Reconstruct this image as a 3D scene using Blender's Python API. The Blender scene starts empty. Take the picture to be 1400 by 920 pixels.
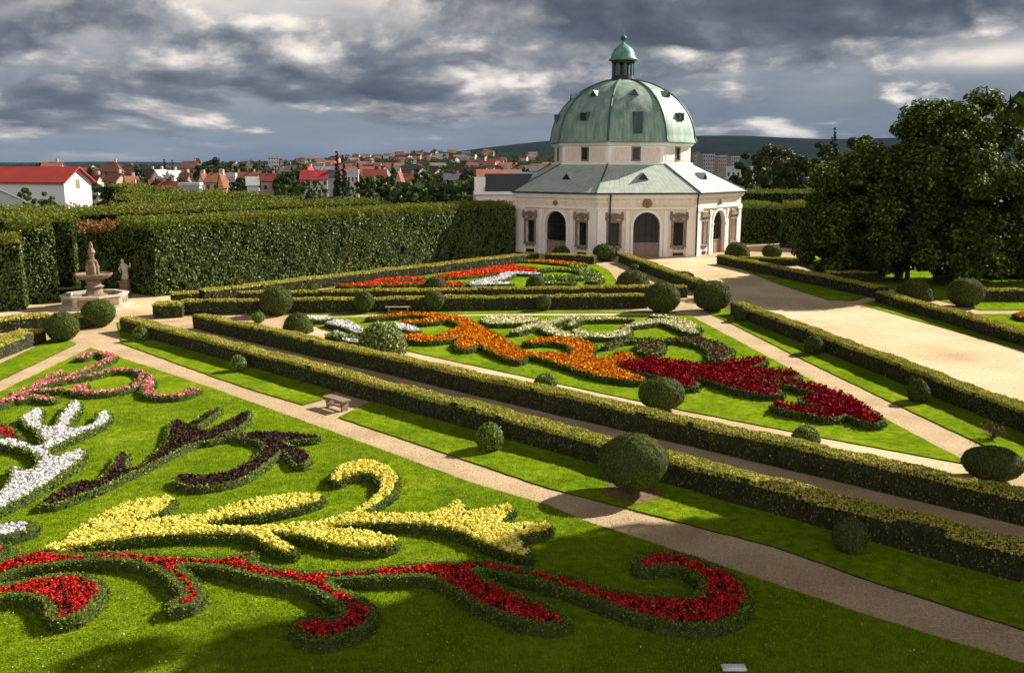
import bpy, math, random
import numpy as np
from mathutils import Vector, Matrix

rng = np.random.default_rng(7)
random.seed(7)
scene = bpy.context.scene
COL = scene.collection
PI = math.pi

# look of the sky: cloud banks (photo px, y, half width, half height, weight)
SKY_BRIGHT = [(600, 0, 90, 35, 0.35), (680, 112, 60, 22, 0.5), (1330, 100, 120, 16, 0.45), (520, 85, 90, 20, 0.15), (400, 78, 130, 26, 0.35), (150, 172, 90, 6, 0.35), (950, 110, 40, 6, 0.25)]
SKY_VEIL = [(0.0, (0.15, 0.185, 0.245)), (0.1, (0.19, 0.23, 0.29)), (0.28, (0.26, 0.295, 0.35)), (0.5, (0.42, 0.43, 0.46)), (0.75, (0.82, 0.76, 0.71)), (1.0, (1.1, 1.0, 0.92))]
SKY_HEAPS = [(300, 85, 190, 45, 0.13), (430, 110, 120, 36, 0.10), (690, 95, 150, 34, 0.12), (1000, 90, 170, 28, 0.12), (1300, 60, 150, 30, 0.08), (650, 150, 200, 16, 0.05), (600, 200, 700, 14, -0.12), (1150, 160, 220, 36, -0.10)]
SKY_HEAP_C = [(0.0, (0.10, 0.12, 0.16)), (0.38, (0.21, 0.23, 0.275)), (0.6, (0.40, 0.405, 0.425)), (0.8, (0.72, 0.69, 0.67)), (1.0, (0.98, 0.91, 0.84))]
SKY_DARK = [(1000, 22, 330, 52, 0.30), (820, 60, 200, 22, 0.12), (1250, 62, 120, 22, 0.14), (40, 85, 130, 48, 0.10), (250, 142, 210, 20, 0.13), (560, 130, 120, 22, 0.08), (800, 40, 200, 40, 0.08), (20, 190, 60, 25, 0.12), (480, 50, 200, 60, -0.13), (1340, 100, 130, 18, -0.25), (600, 195, 600, 20, -0.12), (690, 112, 80, 22, -0.12), (1050, 140, 250, 28, -0.08)]
SKY_DARK_C = [(0.0, (0.075, 0.09, 0.125)), (0.4, (0.125, 0.145, 0.19)), (0.6, (0.20, 0.22, 0.265)), (0.8, (0.42, 0.42, 0.44)), (1.0, (0.85, 0.79, 0.74))]
SKYGAIN = 4.7
HAZE = 1.0e-5
EXPOSURE = 1.15
GAIN_UP = -0.78
GAIN_BACK = 2.8  # strength of the bright band added behind the camera as fill

# ------------------------------------------------------------------ camera
F, H, HZ = 1250.0, 11.0, 226.0
PITCH = math.atan((460 - HZ) / F)
CP, SP = math.cos(PITCH), math.sin(PITCH)
cam_d = bpy.data.cameras.new('camera')
cam = bpy.data.objects.new('camera', cam_d)
COL.objects.link(cam)
cam.location = (0, 0, H)
cam.rotation_euler = (PI / 2 - PITCH, 0, 0)
cam_d.sensor_width = 36
cam_d.lens = F / 1400 * 36
cam_d.clip_end = 40000
cam_d.clip_start = 0.5
scene.camera = cam


def G(px, py, z=0.0):
    """point of the level plane z seen at photo position (px, py)"""
    x = (px - 700) / F
    y = (460 - py) / F
    t = (z - H) / (-SP + y * CP)
    return np.array([x * t, (CP + y * SP) * t])


def GG(pts, z=0.0):
    return np.array([G(a, b, z) for a, b in pts])


def atdist(px, py, Y):
    """point at forward distance Y seen at (px, py)"""
    x = (px - 700) / F
    y = (460 - py) / F
    t = Y / (CP + y * SP)
    return np.array([x * t, Y, H + (-SP + y * CP) * t])


# ------------------------------------------------------------------ materials
def newmat(name):
    m = bpy.data.materials.new(name)
    m.use_nodes = True
    nt = m.node_tree
    b = nt.nodes['Principled BSDF']
    return m, nt, b


def N(nt, t, **kw):
    n = nt.nodes.new(t)
    for k, v in kw.items():
        if k in n.inputs:
            n.inputs[k].default_value = v
        else:
            setattr(n, k, v)
    return n


def ramp(nt, stops, fac):
    r = nt.nodes.new('ShaderNodeValToRGB')
    e = r.color_ramp.elements
    while len(e) < len(stops):
        e.new(0.5)
    for i, (p, c) in enumerate(stops):
        e[i].position = p
        e[i].color = (*c, 1)
    nt.links.new(fac, r.inputs['Fac'])
    return r


def coords(nt, scale=(1, 1, 1)):
    tc = nt.nodes.new('ShaderNodeTexCoord')
    mp = nt.nodes.new('ShaderNodeMapping')
    mp.inputs['Scale'].default_value = scale
    nt.links.new(tc.outputs['Object'], mp.inputs['Vector'])
    return mp.outputs['Vector']


def noise(nt, vec, scale, detail=3, rough=0.55):
    n = nt.nodes.new('ShaderNodeTexNoise')
    n.inputs['Scale'].default_value = scale
    n.inputs['Detail'].default_value = detail
    n.inputs['Roughness'].default_value = rough
    nt.links.new(vec, n.inputs['Vector'])
    return n.outputs['Fac']


def mixc(nt, fac, a, b, mode='MIX'):
    m = nt.nodes.new('ShaderNodeMix')
    m.data_type = 'RGBA'
    m.blend_type = mode
    if isinstance(fac, float):
        m.inputs[0].default_value = fac
    else:
        nt.links.new(fac, m.inputs[0])
    for s, i in ((a, 6), (b, 7)):
        if isinstance(s, tuple):
            m.inputs[i].default_value = (*s, 1)
        else:
            nt.links.new(s, m.inputs[i])
    return m.outputs[2]


def surf(name, stops, scale, rough=0.9, scale2=None, amt=0.35, bump=0.0, bscale=40, spec=0.25, detail=4, stretch=(1, 1, 1)):
    """matte surface: colour ramp over noise, second finer noise, optional bump"""
    m, nt, b = newmat(name)
    v = coords(nt, stretch)
    r = ramp(nt, stops, noise(nt, v, scale, detail))
    col = r.outputs['Color']
    if scale2:
        n2 = noise(nt, v, scale2, 3, 0.6)
        r2 = ramp(nt, [(0.25, (0.35, 0.35, 0.35)), (0.75, (1.5, 1.5, 1.5))], n2)
        col = mixc(nt, amt, col, mixc(nt, 1.0, col, r2.outputs['Color'], 'MULTIPLY'))
    nt.links.new(col, b.inputs['Base Color'])
    b.inputs['Roughness'].default_value = rough
    b.inputs['Specular IOR Level'].default_value = spec
    if bump:
        bp = nt.nodes.new('ShaderNodeBump')
        bp.inputs['Strength'].default_value = bump
        bp.inputs['Distance'].default_value = 0.05
        nt.links.new(noise(nt, v, bscale, 4, 0.7), bp.inputs['Height'])
        nt.links.new(bp.outputs['Normal'], b.inputs['Normal'])
    return m


def leafy(name, stops, rough=0.55, trans=0.0, big=None, bigscale=0.5, spec=0.3):
    """every leaf or petal card takes its own colour from the ramp"""
    m, nt, b = newmat(name)
    g = nt.nodes.new('ShaderNodeNewGeometry')
    r = ramp(nt, stops, g.outputs['Random Per Island'])
    col = r.outputs['Color']
    if big:
        v = coords(nt)
        n = noise(nt, v, bigscale, 3, 0.6)
        rr = ramp(nt, [(0.42, (0, 0, 0)), (0.62, (1, 1, 1))], n)
        col = mixc(nt, rr.outputs['Color'], col, mixc(nt, 0.6, col, big))
    nt.links.new(col, b.inputs['Base Color'])
    b.inputs['Roughness'].default_value = rough
    b.inputs['Specular IOR Level'].default_value = spec
    if trans:
        t = nt.nodes.new('ShaderNodeBsdfTranslucent')
        nt.links.new(col, t.inputs['Color'])
        mx = nt.nodes.new('ShaderNodeMixShader')
        mx.inputs[0].default_value = trans
        nt.links.new(b.outputs[0], mx.inputs[1])
        nt.links.new(t.outputs[0], mx.inputs[2])
        nt.links.new(mx.outputs[0], nt.nodes['Material Output'].inputs['Surface'])
    return m


def plain(name, c, rough=0.7, spec=0.3, metal=0.0, var=0.15, scale=3.0):
    lo = tuple(x * (1 - var) for x in c)
    hi = tuple(min(1, x * (1 + var)) for x in c)
    m = surf(name, [(0.3, lo), (0.7, hi)], scale, rough, spec=spec)
    m.node_tree.nodes['Principled BSDF'].inputs['Metallic'].default_value = metal
    return m


M = {}
M['lawn'] = surf('lawn_turf', [(0.25, (0.075, 0.14, 0.005)), (0.45, (0.13, 0.205, 0.007)), (0.6, (0.175, 0.25, 0.009)), (0.78, (0.27, 0.315, 0.018))], 0.4, 1.0, 3.0, 0.75, 1.0, 22, 0.0, 8)
M['meadow'] = surf('meadow_ground', [(0.3, (0.014, 0.020, 0.007)), (0.7, (0.028, 0.034, 0.011))], 0.05, 1.0, 0.6, 0.5, spec=0.0)
M['gravel'] = surf('pink_gravel', [(0.3, (0.35, 0.245, 0.135)), (0.5, (0.43, 0.315, 0.18)), (0.72, (0.50, 0.38, 0.23))], 0.5, 0.95, 11.0, 0.6, 0.4, 30, 0.15)
M['sand'] = surf('pale_sand', [(0.25, (0.36, 0.255, 0.13)), (0.42, (0.48, 0.36, 0.205)), (0.55, (0.55, 0.43, 0.26)), (0.7, (0.60, 0.49, 0.31))], 0.16, 0.95, 6.0, 0.5, 0.35, 24, 0.15, 6)
M['soil'] = surf('bed_soil', [(0.3, (0.018, 0.012, 0.007)), (0.7, (0.05, 0.032, 0.018))], 6, 0.95)
M['box_side_shade'] = leafy('shaded_box_side_leaves', [(0, (0.012, 0.018, 0.004)), (0.6, (0.035, 0.055, 0.006)), (1, (0.08, 0.11, 0.012))], 0.8, spec=0.08)  # darker leaf for the edging sides, their shade put into the colour
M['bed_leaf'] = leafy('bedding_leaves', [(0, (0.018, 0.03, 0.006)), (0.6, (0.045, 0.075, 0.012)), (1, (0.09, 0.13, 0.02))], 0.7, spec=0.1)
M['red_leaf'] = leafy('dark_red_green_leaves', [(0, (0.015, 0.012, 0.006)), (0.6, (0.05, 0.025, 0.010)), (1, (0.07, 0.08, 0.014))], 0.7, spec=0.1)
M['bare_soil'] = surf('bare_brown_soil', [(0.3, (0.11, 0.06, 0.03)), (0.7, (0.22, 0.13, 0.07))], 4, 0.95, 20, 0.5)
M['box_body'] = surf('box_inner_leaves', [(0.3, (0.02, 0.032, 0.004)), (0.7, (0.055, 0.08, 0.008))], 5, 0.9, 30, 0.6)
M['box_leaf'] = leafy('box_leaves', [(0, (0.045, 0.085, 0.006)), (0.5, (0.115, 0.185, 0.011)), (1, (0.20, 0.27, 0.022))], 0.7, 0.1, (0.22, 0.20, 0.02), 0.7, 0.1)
M['box_bright'] = leafy('bright_box_leaves', [(0, (0.09, 0.15, 0.008)), (0.5, (0.19, 0.29, 0.014)), (1, (0.28, 0.37, 0.025))], 0.5, 0.0, (0.2, 0.22, 0.02), 0.7)
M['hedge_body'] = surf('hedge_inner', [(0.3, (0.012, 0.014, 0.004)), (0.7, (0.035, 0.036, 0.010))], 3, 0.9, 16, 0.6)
M['hedge_top'] = leafy('dry_sunlit_hedge_tops', [(0, (0.18, 0.17, 0.015)), (0.4, (0.38, 0.335, 0.055)), (0.75, (0.54, 0.46, 0.09)), (1, (0.66, 0.58, 0.20))], 0.95, 0.1, (0.30, 0.33, 0.04), 0.3, 0.0)  # dry trimmed tops, with sunlight painted into the colour
M['hedge_leaf'] = leafy('low_hedge_leaves', [(0, (0.015, 0.022, 0.004)), (0.4, (0.05, 0.055, 0.010)), (0.75, (0.09, 0.078, 0.020)), (0.93, (0.16, 0.12, 0.05)), (1, (0.40, 0.31, 0.19))], 0.55, 0.0, (0.10, 0.15, 0.018), 0.35)  # leaves of the hedge sides, darkened in colour to read as shaded
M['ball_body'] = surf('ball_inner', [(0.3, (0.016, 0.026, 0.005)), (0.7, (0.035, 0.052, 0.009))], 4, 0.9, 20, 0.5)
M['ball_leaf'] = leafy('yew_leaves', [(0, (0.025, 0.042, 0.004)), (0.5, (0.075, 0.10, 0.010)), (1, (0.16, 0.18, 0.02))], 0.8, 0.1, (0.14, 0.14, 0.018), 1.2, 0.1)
M['egg_leaf'] = leafy('bright_bush_leaves', [(0, (0.07, 0.12, 0.006)), (0.5, (0.16, 0.24, 0.010)), (1, (0.26, 0.34, 0.02))], 0.55, 0.0)
M['pale_leaf'] = leafy('pale_bush_leaves', [(0, (0.10, 0.13, 0.015)), (0.5, (0.25, 0.28, 0.05)), (1, (0.42, 0.42, 0.13))], 0.55, 0.0)
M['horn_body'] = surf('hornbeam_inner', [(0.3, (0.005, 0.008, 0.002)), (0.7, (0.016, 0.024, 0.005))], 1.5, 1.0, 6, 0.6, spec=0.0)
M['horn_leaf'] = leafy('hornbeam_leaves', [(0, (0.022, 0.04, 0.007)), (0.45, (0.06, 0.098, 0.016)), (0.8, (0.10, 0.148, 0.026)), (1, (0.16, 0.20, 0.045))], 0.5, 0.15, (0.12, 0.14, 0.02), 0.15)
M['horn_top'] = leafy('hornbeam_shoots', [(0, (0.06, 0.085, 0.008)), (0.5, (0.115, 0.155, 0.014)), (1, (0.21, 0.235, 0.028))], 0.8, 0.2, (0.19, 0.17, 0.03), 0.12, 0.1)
M['rust_leaf'] = leafy('rust_brown_shoots', [(0, (0.10, 0.06, 0.01)), (0.6, (0.24, 0.10, 0.02)), (1, (0.35, 0.14, 0.03))], 0.6, 0.1)
M['tree_leaf'] = leafy('broad_tree_leaves', [(0, (0.012, 0.024, 0.004)), (0.5, (0.042, 0.070, 0.007)), (0.8, (0.095, 0.14, 0.012)), (1, (0.22, 0.27, 0.028))], 0.6, 0.25, spec=0.15)
M['dark_leaf'] = leafy('dark_tree_leaves', [(0, (0.014, 0.025, 0.006)), (0.6, (0.038, 0.06, 0.012)), (1, (0.08, 0.11, 0.02))], 0.7, 0.15, spec=0.1)
M['olive_leaf'] = leafy('olive_tree_leaves', [(0, (0.025, 0.035, 0.007)), (0.6, (0.06, 0.075, 0.013)), (1, (0.11, 0.12, 0.02))], 0.6, 0.1)
M['pine_leaf'] = leafy('conifer_needles', [(0, (0.008, 0.016, 0.007)), (0.6, (0.02, 0.035, 0.012)), (1, (0.04, 0.06, 0.018))], 0.7)
M['bark'] = surf('bark', [(0.3, (0.045, 0.03, 0.018)), (0.7, (0.10, 0.075, 0.05))], 6, 0.9, 30, 0.5, stretch=(1, 1, 0.2))
M['grass_blade'] = leafy('grass_blades', [(0, (0.06, 0.125, 0.004)), (0.5, (0.145, 0.23, 0.006)), (0.9, (0.23, 0.31, 0.010)), (1, (0.34, 0.36, 0.06))], 0.9, 0.15, (0.19, 0.24, 0.010), 0.5, 0.0)
# flowers
M['f_red'] = leafy('red_petals', [(0, (0.02, 0.035, 0.008)), (0.10, (0.03, 0.04, 0.008)), (0.13, (0.16, 0.004, 0.005)), (0.3, (0.38, 0.005, 0.007)), (0.75, (0.60, 0.012, 0.011)), (0.95, (0.78, 0.05, 0.03)), (1, (0.74, 0.2, 0.16))], 0.8, spec=0.08)
M['f_orange_red'] = leafy('orange_red_petals', [(0, (0.45, 0.03, 0.008)), (0.6, (0.72, 0.07, 0.012)), (1, (0.8, 0.16, 0.03))], 0.9, spec=0.04)
M['f_crimson'] = leafy('crimson_petals', [(0, (0.08, 0.003, 0.006)), (0.5, (0.22, 0.005, 0.010)), (1, (0.38, 0.014, 0.016))], 0.9, spec=0.04)
M['f_yellow'] = leafy('yellow_petals', [(0, (0.10, 0.13, 0.01)), (0.05, (0.12, 0.14, 0.012)), (0.07, (0.74, 0.54, 0.02)), (0.15, (0.84, 0.72, 0.06)), (0.7, (0.88, 0.80, 0.17)), (1, (0.90, 0.86, 0.42))], 0.8, spec=0.05)
M['f_white'] = leafy('white_petals', [(0, (0.12, 0.15, 0.06)), (0.06, (0.15, 0.17, 0.08)), (0.09, (0.50, 0.42, 0.42)), (0.25, (0.74, 0.73, 0.72)), (1, (0.84, 0.84, 0.83))], 0.9, spec=0.04)
M['f_cream'] = leafy('cream_petals', [(0, (0.10, 0.14, 0.03)), (0.14, (0.12, 0.16, 0.04)), (0.18, (0.48, 0.44, 0.15)), (0.4, (0.70, 0.67, 0.32)), (1, (0.84, 0.82, 0.55))], 0.9, spec=0.04)
M['f_pink'] = leafy('pink_petals', [(0, (0.42, 0.06, 0.05)), (0.35, (0.66, 0.16, 0.15)), (0.8, (0.75, 0.34, 0.33)), (1, (0.8, 0.55, 0.55))], 0.9, spec=0.04)
M['f_orange'] = leafy('orange_petals', [(0, (0.05, 0.06, 0.006)), (0.06, (0.08, 0.05, 0.006)), (0.09, (0.36, 0.10, 0.005)), (0.4, (0.60, 0.19, 0.006)), (0.8, (0.72, 0.27, 0.01)), (1, (0.78, 0.38, 0.03))], 0.9, spec=0.04)
M['f_dark'] = leafy('dark_bronze_leaves', [(0, (0.014, 0.008, 0.006)), (0.5, (0.045, 0.025, 0.017)), (0.85, (0.08, 0.048, 0.032)), (1, (0.14, 0.10, 0.06))], 0.9, spec=0.04)
M['f_bare'] = leafy('withered_stalks', [(0, (0.06, 0.038, 0.018)), (0.5, (0.15, 0.095, 0.045)), (0.85, (0.24, 0.16, 0.08)), (0.9, (0.08, 0.12, 0.02)), (1, (0.10, 0.15, 0.02))], 0.9, spec=0.03)
M['b_red'] = plain('red_bed_leaves', (0.06, 0.010, 0.006), 0.9, var=0.5, scale=25)
M['b_yellow'] = plain('yellow_bed_leaves', (0.66, 0.50, 0.04), 0.9, var=0.3, scale=20)
M['b_white'] = plain('white_bed_leaves', (0.62, 0.59, 0.57), 0.9, var=0.3, scale=25)
M['b_orange'] = plain('orange_bed_leaves', (0.34, 0.12, 0.006), 0.9, var=0.4, scale=15)
M['b_dark'] = plain('dark_bed_leaves', (0.014, 0.010, 0.007), 0.9)
# buildings
M['plaster'] = surf('cream_pink_plaster', [(0.3, (0.70, 0.59, 0.50)), (0.7, (0.78, 0.67, 0.58))], 0.5, 0.9, 3.0, 0.25, stretch=(1, 1, 0.4))
M['trim'] = plain('white_lime_trim', (0.83, 0.78, 0.72), 0.85, var=0.05, scale=1.0)
M['stone_dark'] = plain('weathered_brown_stone', (0.23, 0.175, 0.125), 0.9, var=0.4, scale=5)
M['opening'] = plain('dark_window_glass', (0.012, 0.010, 0.010), 0.25, 0.5)
M['wood_door'] = plain('pink_brown_door', (0.27, 0.18, 0.14), 0.8)
M['pipe'] = plain('dark_downpipe', (0.04, 0.03, 0.026), 0.5)
M['slate'] = plain('slate_roof', (0.055, 0.062, 0.07), 0.6)
M['iron'] = plain('dark_bronze_iron', (0.035, 0.022, 0.018), 0.6)
M['gold'] = plain('old_gilt', (0.28, 0.17, 0.06), 0.5, metal=0.3)
M['stone'] = surf('sandstone', [(0.3, (0.15, 0.10, 0.06)), (0.7, (0.30, 0.22, 0.145))], 2.0, 0.9, 9, 0.5)
M['stone_pale'] = surf('pale_stone', [(0.3, (0.34, 0.285, 0.21)), (0.7, (0.55, 0.48, 0.39))], 2.0, 0.9, 9, 0.4)
M['water'] = plain('dark_pool_water', (0.015, 0.022, 0.016), 0.08, 0.6)
M['wood_grey'] = surf('weathered_bench_wood', [(0.3, (0.15, 0.105, 0.075)), (0.7, (0.30, 0.225, 0.165))], 8, 0.85, stretch=(0.3, 3, 3))
M['wood_red'] = plain('reddish_bench_wood', (0.36, 0.15, 0.10), 0.8)
M['sheet'] = plain('pale_white_panel', (0.62, 0.66, 0.66), 0.6)
M['dry'] = leafy('dry_twigs', [(0, (0.05, 0.035, 0.02)), (1, (0.16, 0.11, 0.07))], 0.9)


def copper(name, dark, mid, light, seams):
    m, nt, b = newmat(name)
    tc = nt.nodes.new('ShaderNodeTexCoord')
    v = tc.outputs['Object']
    mp = N(nt, 'ShaderNodeMapping')
    mp.inputs['Scale'].default_value = (1, 1, 0.12)
    nt.links.new(v, mp.inputs['Vector'])
    n1 = noise(nt, mp.outputs['Vector'], 1.1, 5, 0.65)
    r = ramp(nt, [(0.25, dark), (0.48, mid), (0.75, light)], n1)
    # standing seams run up the sheet: angle round the axis of the building
    sep = N(nt, 'ShaderNodeSeparateXYZ')
    nt.links.new(v, sep.inputs[0])
    at = N(nt, 'ShaderNodeMath', operation='ARCTAN2')
    nt.links.new(sep.outputs['X'], at.inputs[0])
    nt.links.new(sep.outputs['Y'], at.inputs[1])
    mu = N(nt, 'ShaderNodeMath', operation='MULTIPLY')
    mu.inputs[1].default_value = seams / (2 * PI)
    nt.links.new(at.outputs[0], mu.inputs[0])
    fr = N(nt, 'ShaderNodeMath', operation='PINGPONG')
    fr.inputs[1].default_value = 0.5
    nt.links.new(mu.outputs[0], fr.inputs[0])
    lt = ramp(nt, [(0.0, (0.55, 0.55, 0.55)), (0.12, (1, 1, 1))], fr.outputs[0])
    col = mixc(nt, 0.55, r.outputs['Color'], mixc(nt, 1.0, r.outputs['Color'], lt.outputs['Color'], 'MULTIPLY'))
    nt.links.new(col, b.inputs['Base Color'])
    b.inputs['Roughness'].default_value = 0.62
    bp = N(nt, 'ShaderNodeBump')
    bp.inputs['Strength'].default_value = 0.5
    bp.inputs['Distance'].default_value = 0.08
    inv = N(nt, 'ShaderNodeMath', operation='LESS_THAN')
    inv.inputs[1].default_value = 0.09
    nt.links.new(fr.outputs[0], inv.inputs[0])
    nt.links.new(inv.outputs[0], bp.inputs['Height'])
    nt.links.new(bp.outputs['Normal'], b.inputs['Normal'])
    return m


M['copper'] = copper('green_copper_dome', (0.075, 0.14, 0.112), (0.175, 0.265, 0.218), (0.40, 0.44, 0.36), 128)
M['copper_low'] = copper('pale_copper_roof', (0.23, 0.31, 0.265), (0.35, 0.41, 0.355), (0.46, 0.49, 0.42), 150)
M['copper_dark'] = plain('dark_green_copper', (0.045, 0.105, 0.085), 0.55, var=0.4, scale=2)
M['copper_cap'] = surf('bright_green_copper', [(0.3, (0.06, 0.19, 0.13)), (0.7, (0.14, 0.34, 0.24))], 1.5, 0.55, 6, 0.3)

# ------------------------------------------------------------------ mesh helpers
CURRENT = {}


def mesh_obj(name, parts, mats, parent=None, smooth=False, loc=None):
    """parts = [(verts (n,3), faces list-of-tuples or (m,k) array, slot)] -> one mesh object"""
    vs, loops, starts, slots, n0, l0 = [], [], [], [], 0, 0
    for v, f, s in parts:
        v = np.asarray(v, dtype=np.float64).reshape(-1, 3)
        if len(f) == 0:
            continue
        if isinstance(f, np.ndarray):
            k = f.shape[1]
            vs.append(v)
            loops.append((f + n0).ravel())
            starts.append(l0 + np.arange(len(f)) * k)
            l0 += f.size
            slots.append(np.full(len(f), s))
        else:
            vs.append(v)
            flat = np.array([i for q in f for i in q]) + n0
            ln = np.array([len(q) for q in f])
            loops.append(flat)
            starts.append(l0 + np.concatenate([[0], np.cumsum(ln)[:-1]]))
            l0 += len(flat)
            slots.append(np.full(len(f), s))
        n0 += len(v)
    V = np.concatenate(vs)
    if loc is not None:
        V = V - np.asarray(loc)
    L = np.concatenate(loops).astype(np.int32)
    S = np.concatenate(starts).astype(np.int32)
    MI = np.concatenate(slots).astype(np.int32)
    me = bpy.data.meshes.new(name)
    me.vertices.add(len(V))
    me.vertices.foreach_set('co', V.astype(np.float32).ravel())
    me.loops.add(len(L))
    me.loops.foreach_set('vertex_index', L)
    me.polygons.add(len(S))
    me.polygons.foreach_set('loop_start', S)
    me.polygons.foreach_set('material_index', MI)
    me.polygons.foreach_set('use_smooth', np.full(len(S), bool(smooth)))
    for m in mats:
        me.materials.append(m)
    me.update(calc_edges=True)
    me.validate()
    o = bpy.data.objects.new(name, me)
    COL.objects.link(o)
    if parent is not None:
        o.parent = parent
    if loc is not None:
        o.location = loc
    return o


def thing(name, label, cat, loc=(0, 0, 0), rotz=0.0, group=None):
    o = bpy.data.objects.new(name, None)
    COL.objects.link(o)
    o.location = loc
    o.rotation_euler = (0, 0, rotz)
    o.empty_display_size = 0.3
    return tag(o, label, cat, group)


def tag(o, label, cat, group=None):
    o['label'] = label
    o['category'] = cat
    if group:
        o['group'] = group
    return o


def struct(o, label=None):
    o['kind'] = 'structure'
    if label:
        o['label'] = label
    return o


def box(cx, cy, cz, sx, sy, sz, rot=0.0):
    c, s = math.cos(rot), math.sin(rot)
    v = []
    for z in (-1, 1):
        for x, y in ((-1, -1), (1, -1), (1, 1), (-1, 1)):
            a, b = x * sx / 2, y * sy / 2
            v.append((cx + a * c - b * s, cy + a * s + b * c, cz + z * sz / 2))
    return np.array(v), [(0, 3, 2, 1), (4, 5, 6, 7), (0, 1, 5, 4), (1, 2, 6, 5), (2, 3, 7, 6), (3, 0, 4, 7)]


def lathe(prof, seg=24, rot=0.0, cx=0, cy=0, cap=True):
    """prof = [(r, z)] from bottom to top"""
    a = np.arange(seg) * 2 * PI / seg + rot
    v = np.concatenate([np.stack([cx + r * np.sin(a), cy + r * np.cos(a), np.full(seg, z)], 1) for r, z in prof])
    f = []
    for i in range(len(prof) - 1):
        for k in range(seg):
            k2 = (k + 1) % seg
            f.append((i * seg + k, (i + 1) * seg + k, (i + 1) * seg + k2, i * seg + k2))
    if cap:
        f.append(tuple(range(seg)))
        f.append(tuple(range((len(prof) - 1) * seg + seg - 1, (len(prof) - 1) * seg - 1, -1)))
    return v, f


def tube(pts, radii, seg=8):
    pts = [Vector(p) for p in pts]
    v, f = [], []
    for i, p in enumerate(pts):
        d = (pts[min(i + 1, len(pts) - 1)] - pts[max(i - 1, 0)]).normalized()
        u = d.orthogonal().normalized()
        w = d.cross(u)
        for k in range(seg):
            a = 2 * PI * k / seg
            v.append(p + (u * math.cos(a) + w * math.sin(a)) * radii[i])
    for i in range(len(pts) - 1):
        for k in range(seg):
            k2 = (k + 1) % seg
            f.append((i * seg + k, i * seg + k2, (i + 1) * seg + k2, (i + 1) * seg + k))
    f.append(tuple(range(seg - 1, -1, -1)))
    f.append(tuple(range((len(pts) - 1) * seg, len(pts) * seg)))
    return np.array([tuple(x) for x in v]), f


def cards(P, size, nrm=None, spread=0.8, aspect=1.5):
    """one small rhombic leaf per point, facing roughly along nrm"""
    n = len(P)
    if n == 0:
        return np.zeros((0, 3)), np.zeros((0, 4), dtype=int)
    r = rng.normal(size=(n, 3))
    d = r if nrm is None else np.broadcast_to(nrm, (n, 3)) + r * spread
    d /= np.linalg.norm(d, axis=1, keepdims=True) + 1e-9
    t = np.cross(d, rng.normal(size=(n, 3)))
    t /= np.linalg.norm(t, axis=1, keepdims=True) + 1e-9
    b = np.cross(d, t)
    s = np.asarray(size) * rng.uniform(0.6, 1.35, n)
    t = t * (s * 0.5)[:, None]
    b = b * (s * 0.5 / aspect)[:, None]
    bend = d * (s * rng.uniform(-0.12, 0.18, n))[:, None]
    V = np.stack([P - t, P - b + bend, P + t, P + b + bend], 1).reshape(-1, 3)
    return V, np.arange(4 * n).reshape(n, 4)


def scatter(V, Q, density, jitter=0.0):
    """points on a quad mesh: returns points and normals"""
    V = np.asarray(V)
    Q = np.asarray(Q)
    a, b, c, d = (V[Q[:, i]] for i in range(4))
    nn = np.cross(c - a, d - b)
    ar = np.linalg.norm(nn, axis=1) * 0.5
    nn = nn / (np.linalg.norm(nn, axis=1, keepdims=True) + 1e-9)
    tot = ar.sum()
    k = rng.poisson(tot * density) if tot * density < 1e6 else int(tot * density)
    idx = rng.choice(len(Q), size=k, p=ar / tot)
    u, w = rng.random(k)[:, None], rng.random(k)[:, None]
    P = a[idx] * (1 - u) * (1 - w) + b[idx] * u * (1 - w) + c[idx] * u * w + d[idx] * (1 - u) * w
    n = nn[idx]
    return P + n * rng.uniform(-0.5, 1, k)[:, None] * jitter, n


def wob(P, amp, sc):
    """cheap smooth displacement field"""
    x, y, z = P[:, 0] * sc, P[:, 1] * sc, P[:, 2] * sc
    return amp * (np.sin(x * 1.7 + y * 0.9 + 1.3) * np.cos(y * 1.3 - z * 1.1) + 0.6 * np.sin(x * 3.7 - z * 2.9 + y * 2.3) + 0.4 * np.sin(y * 6.1 + x * 5.3 + z * 4.7)) / 1.6


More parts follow.
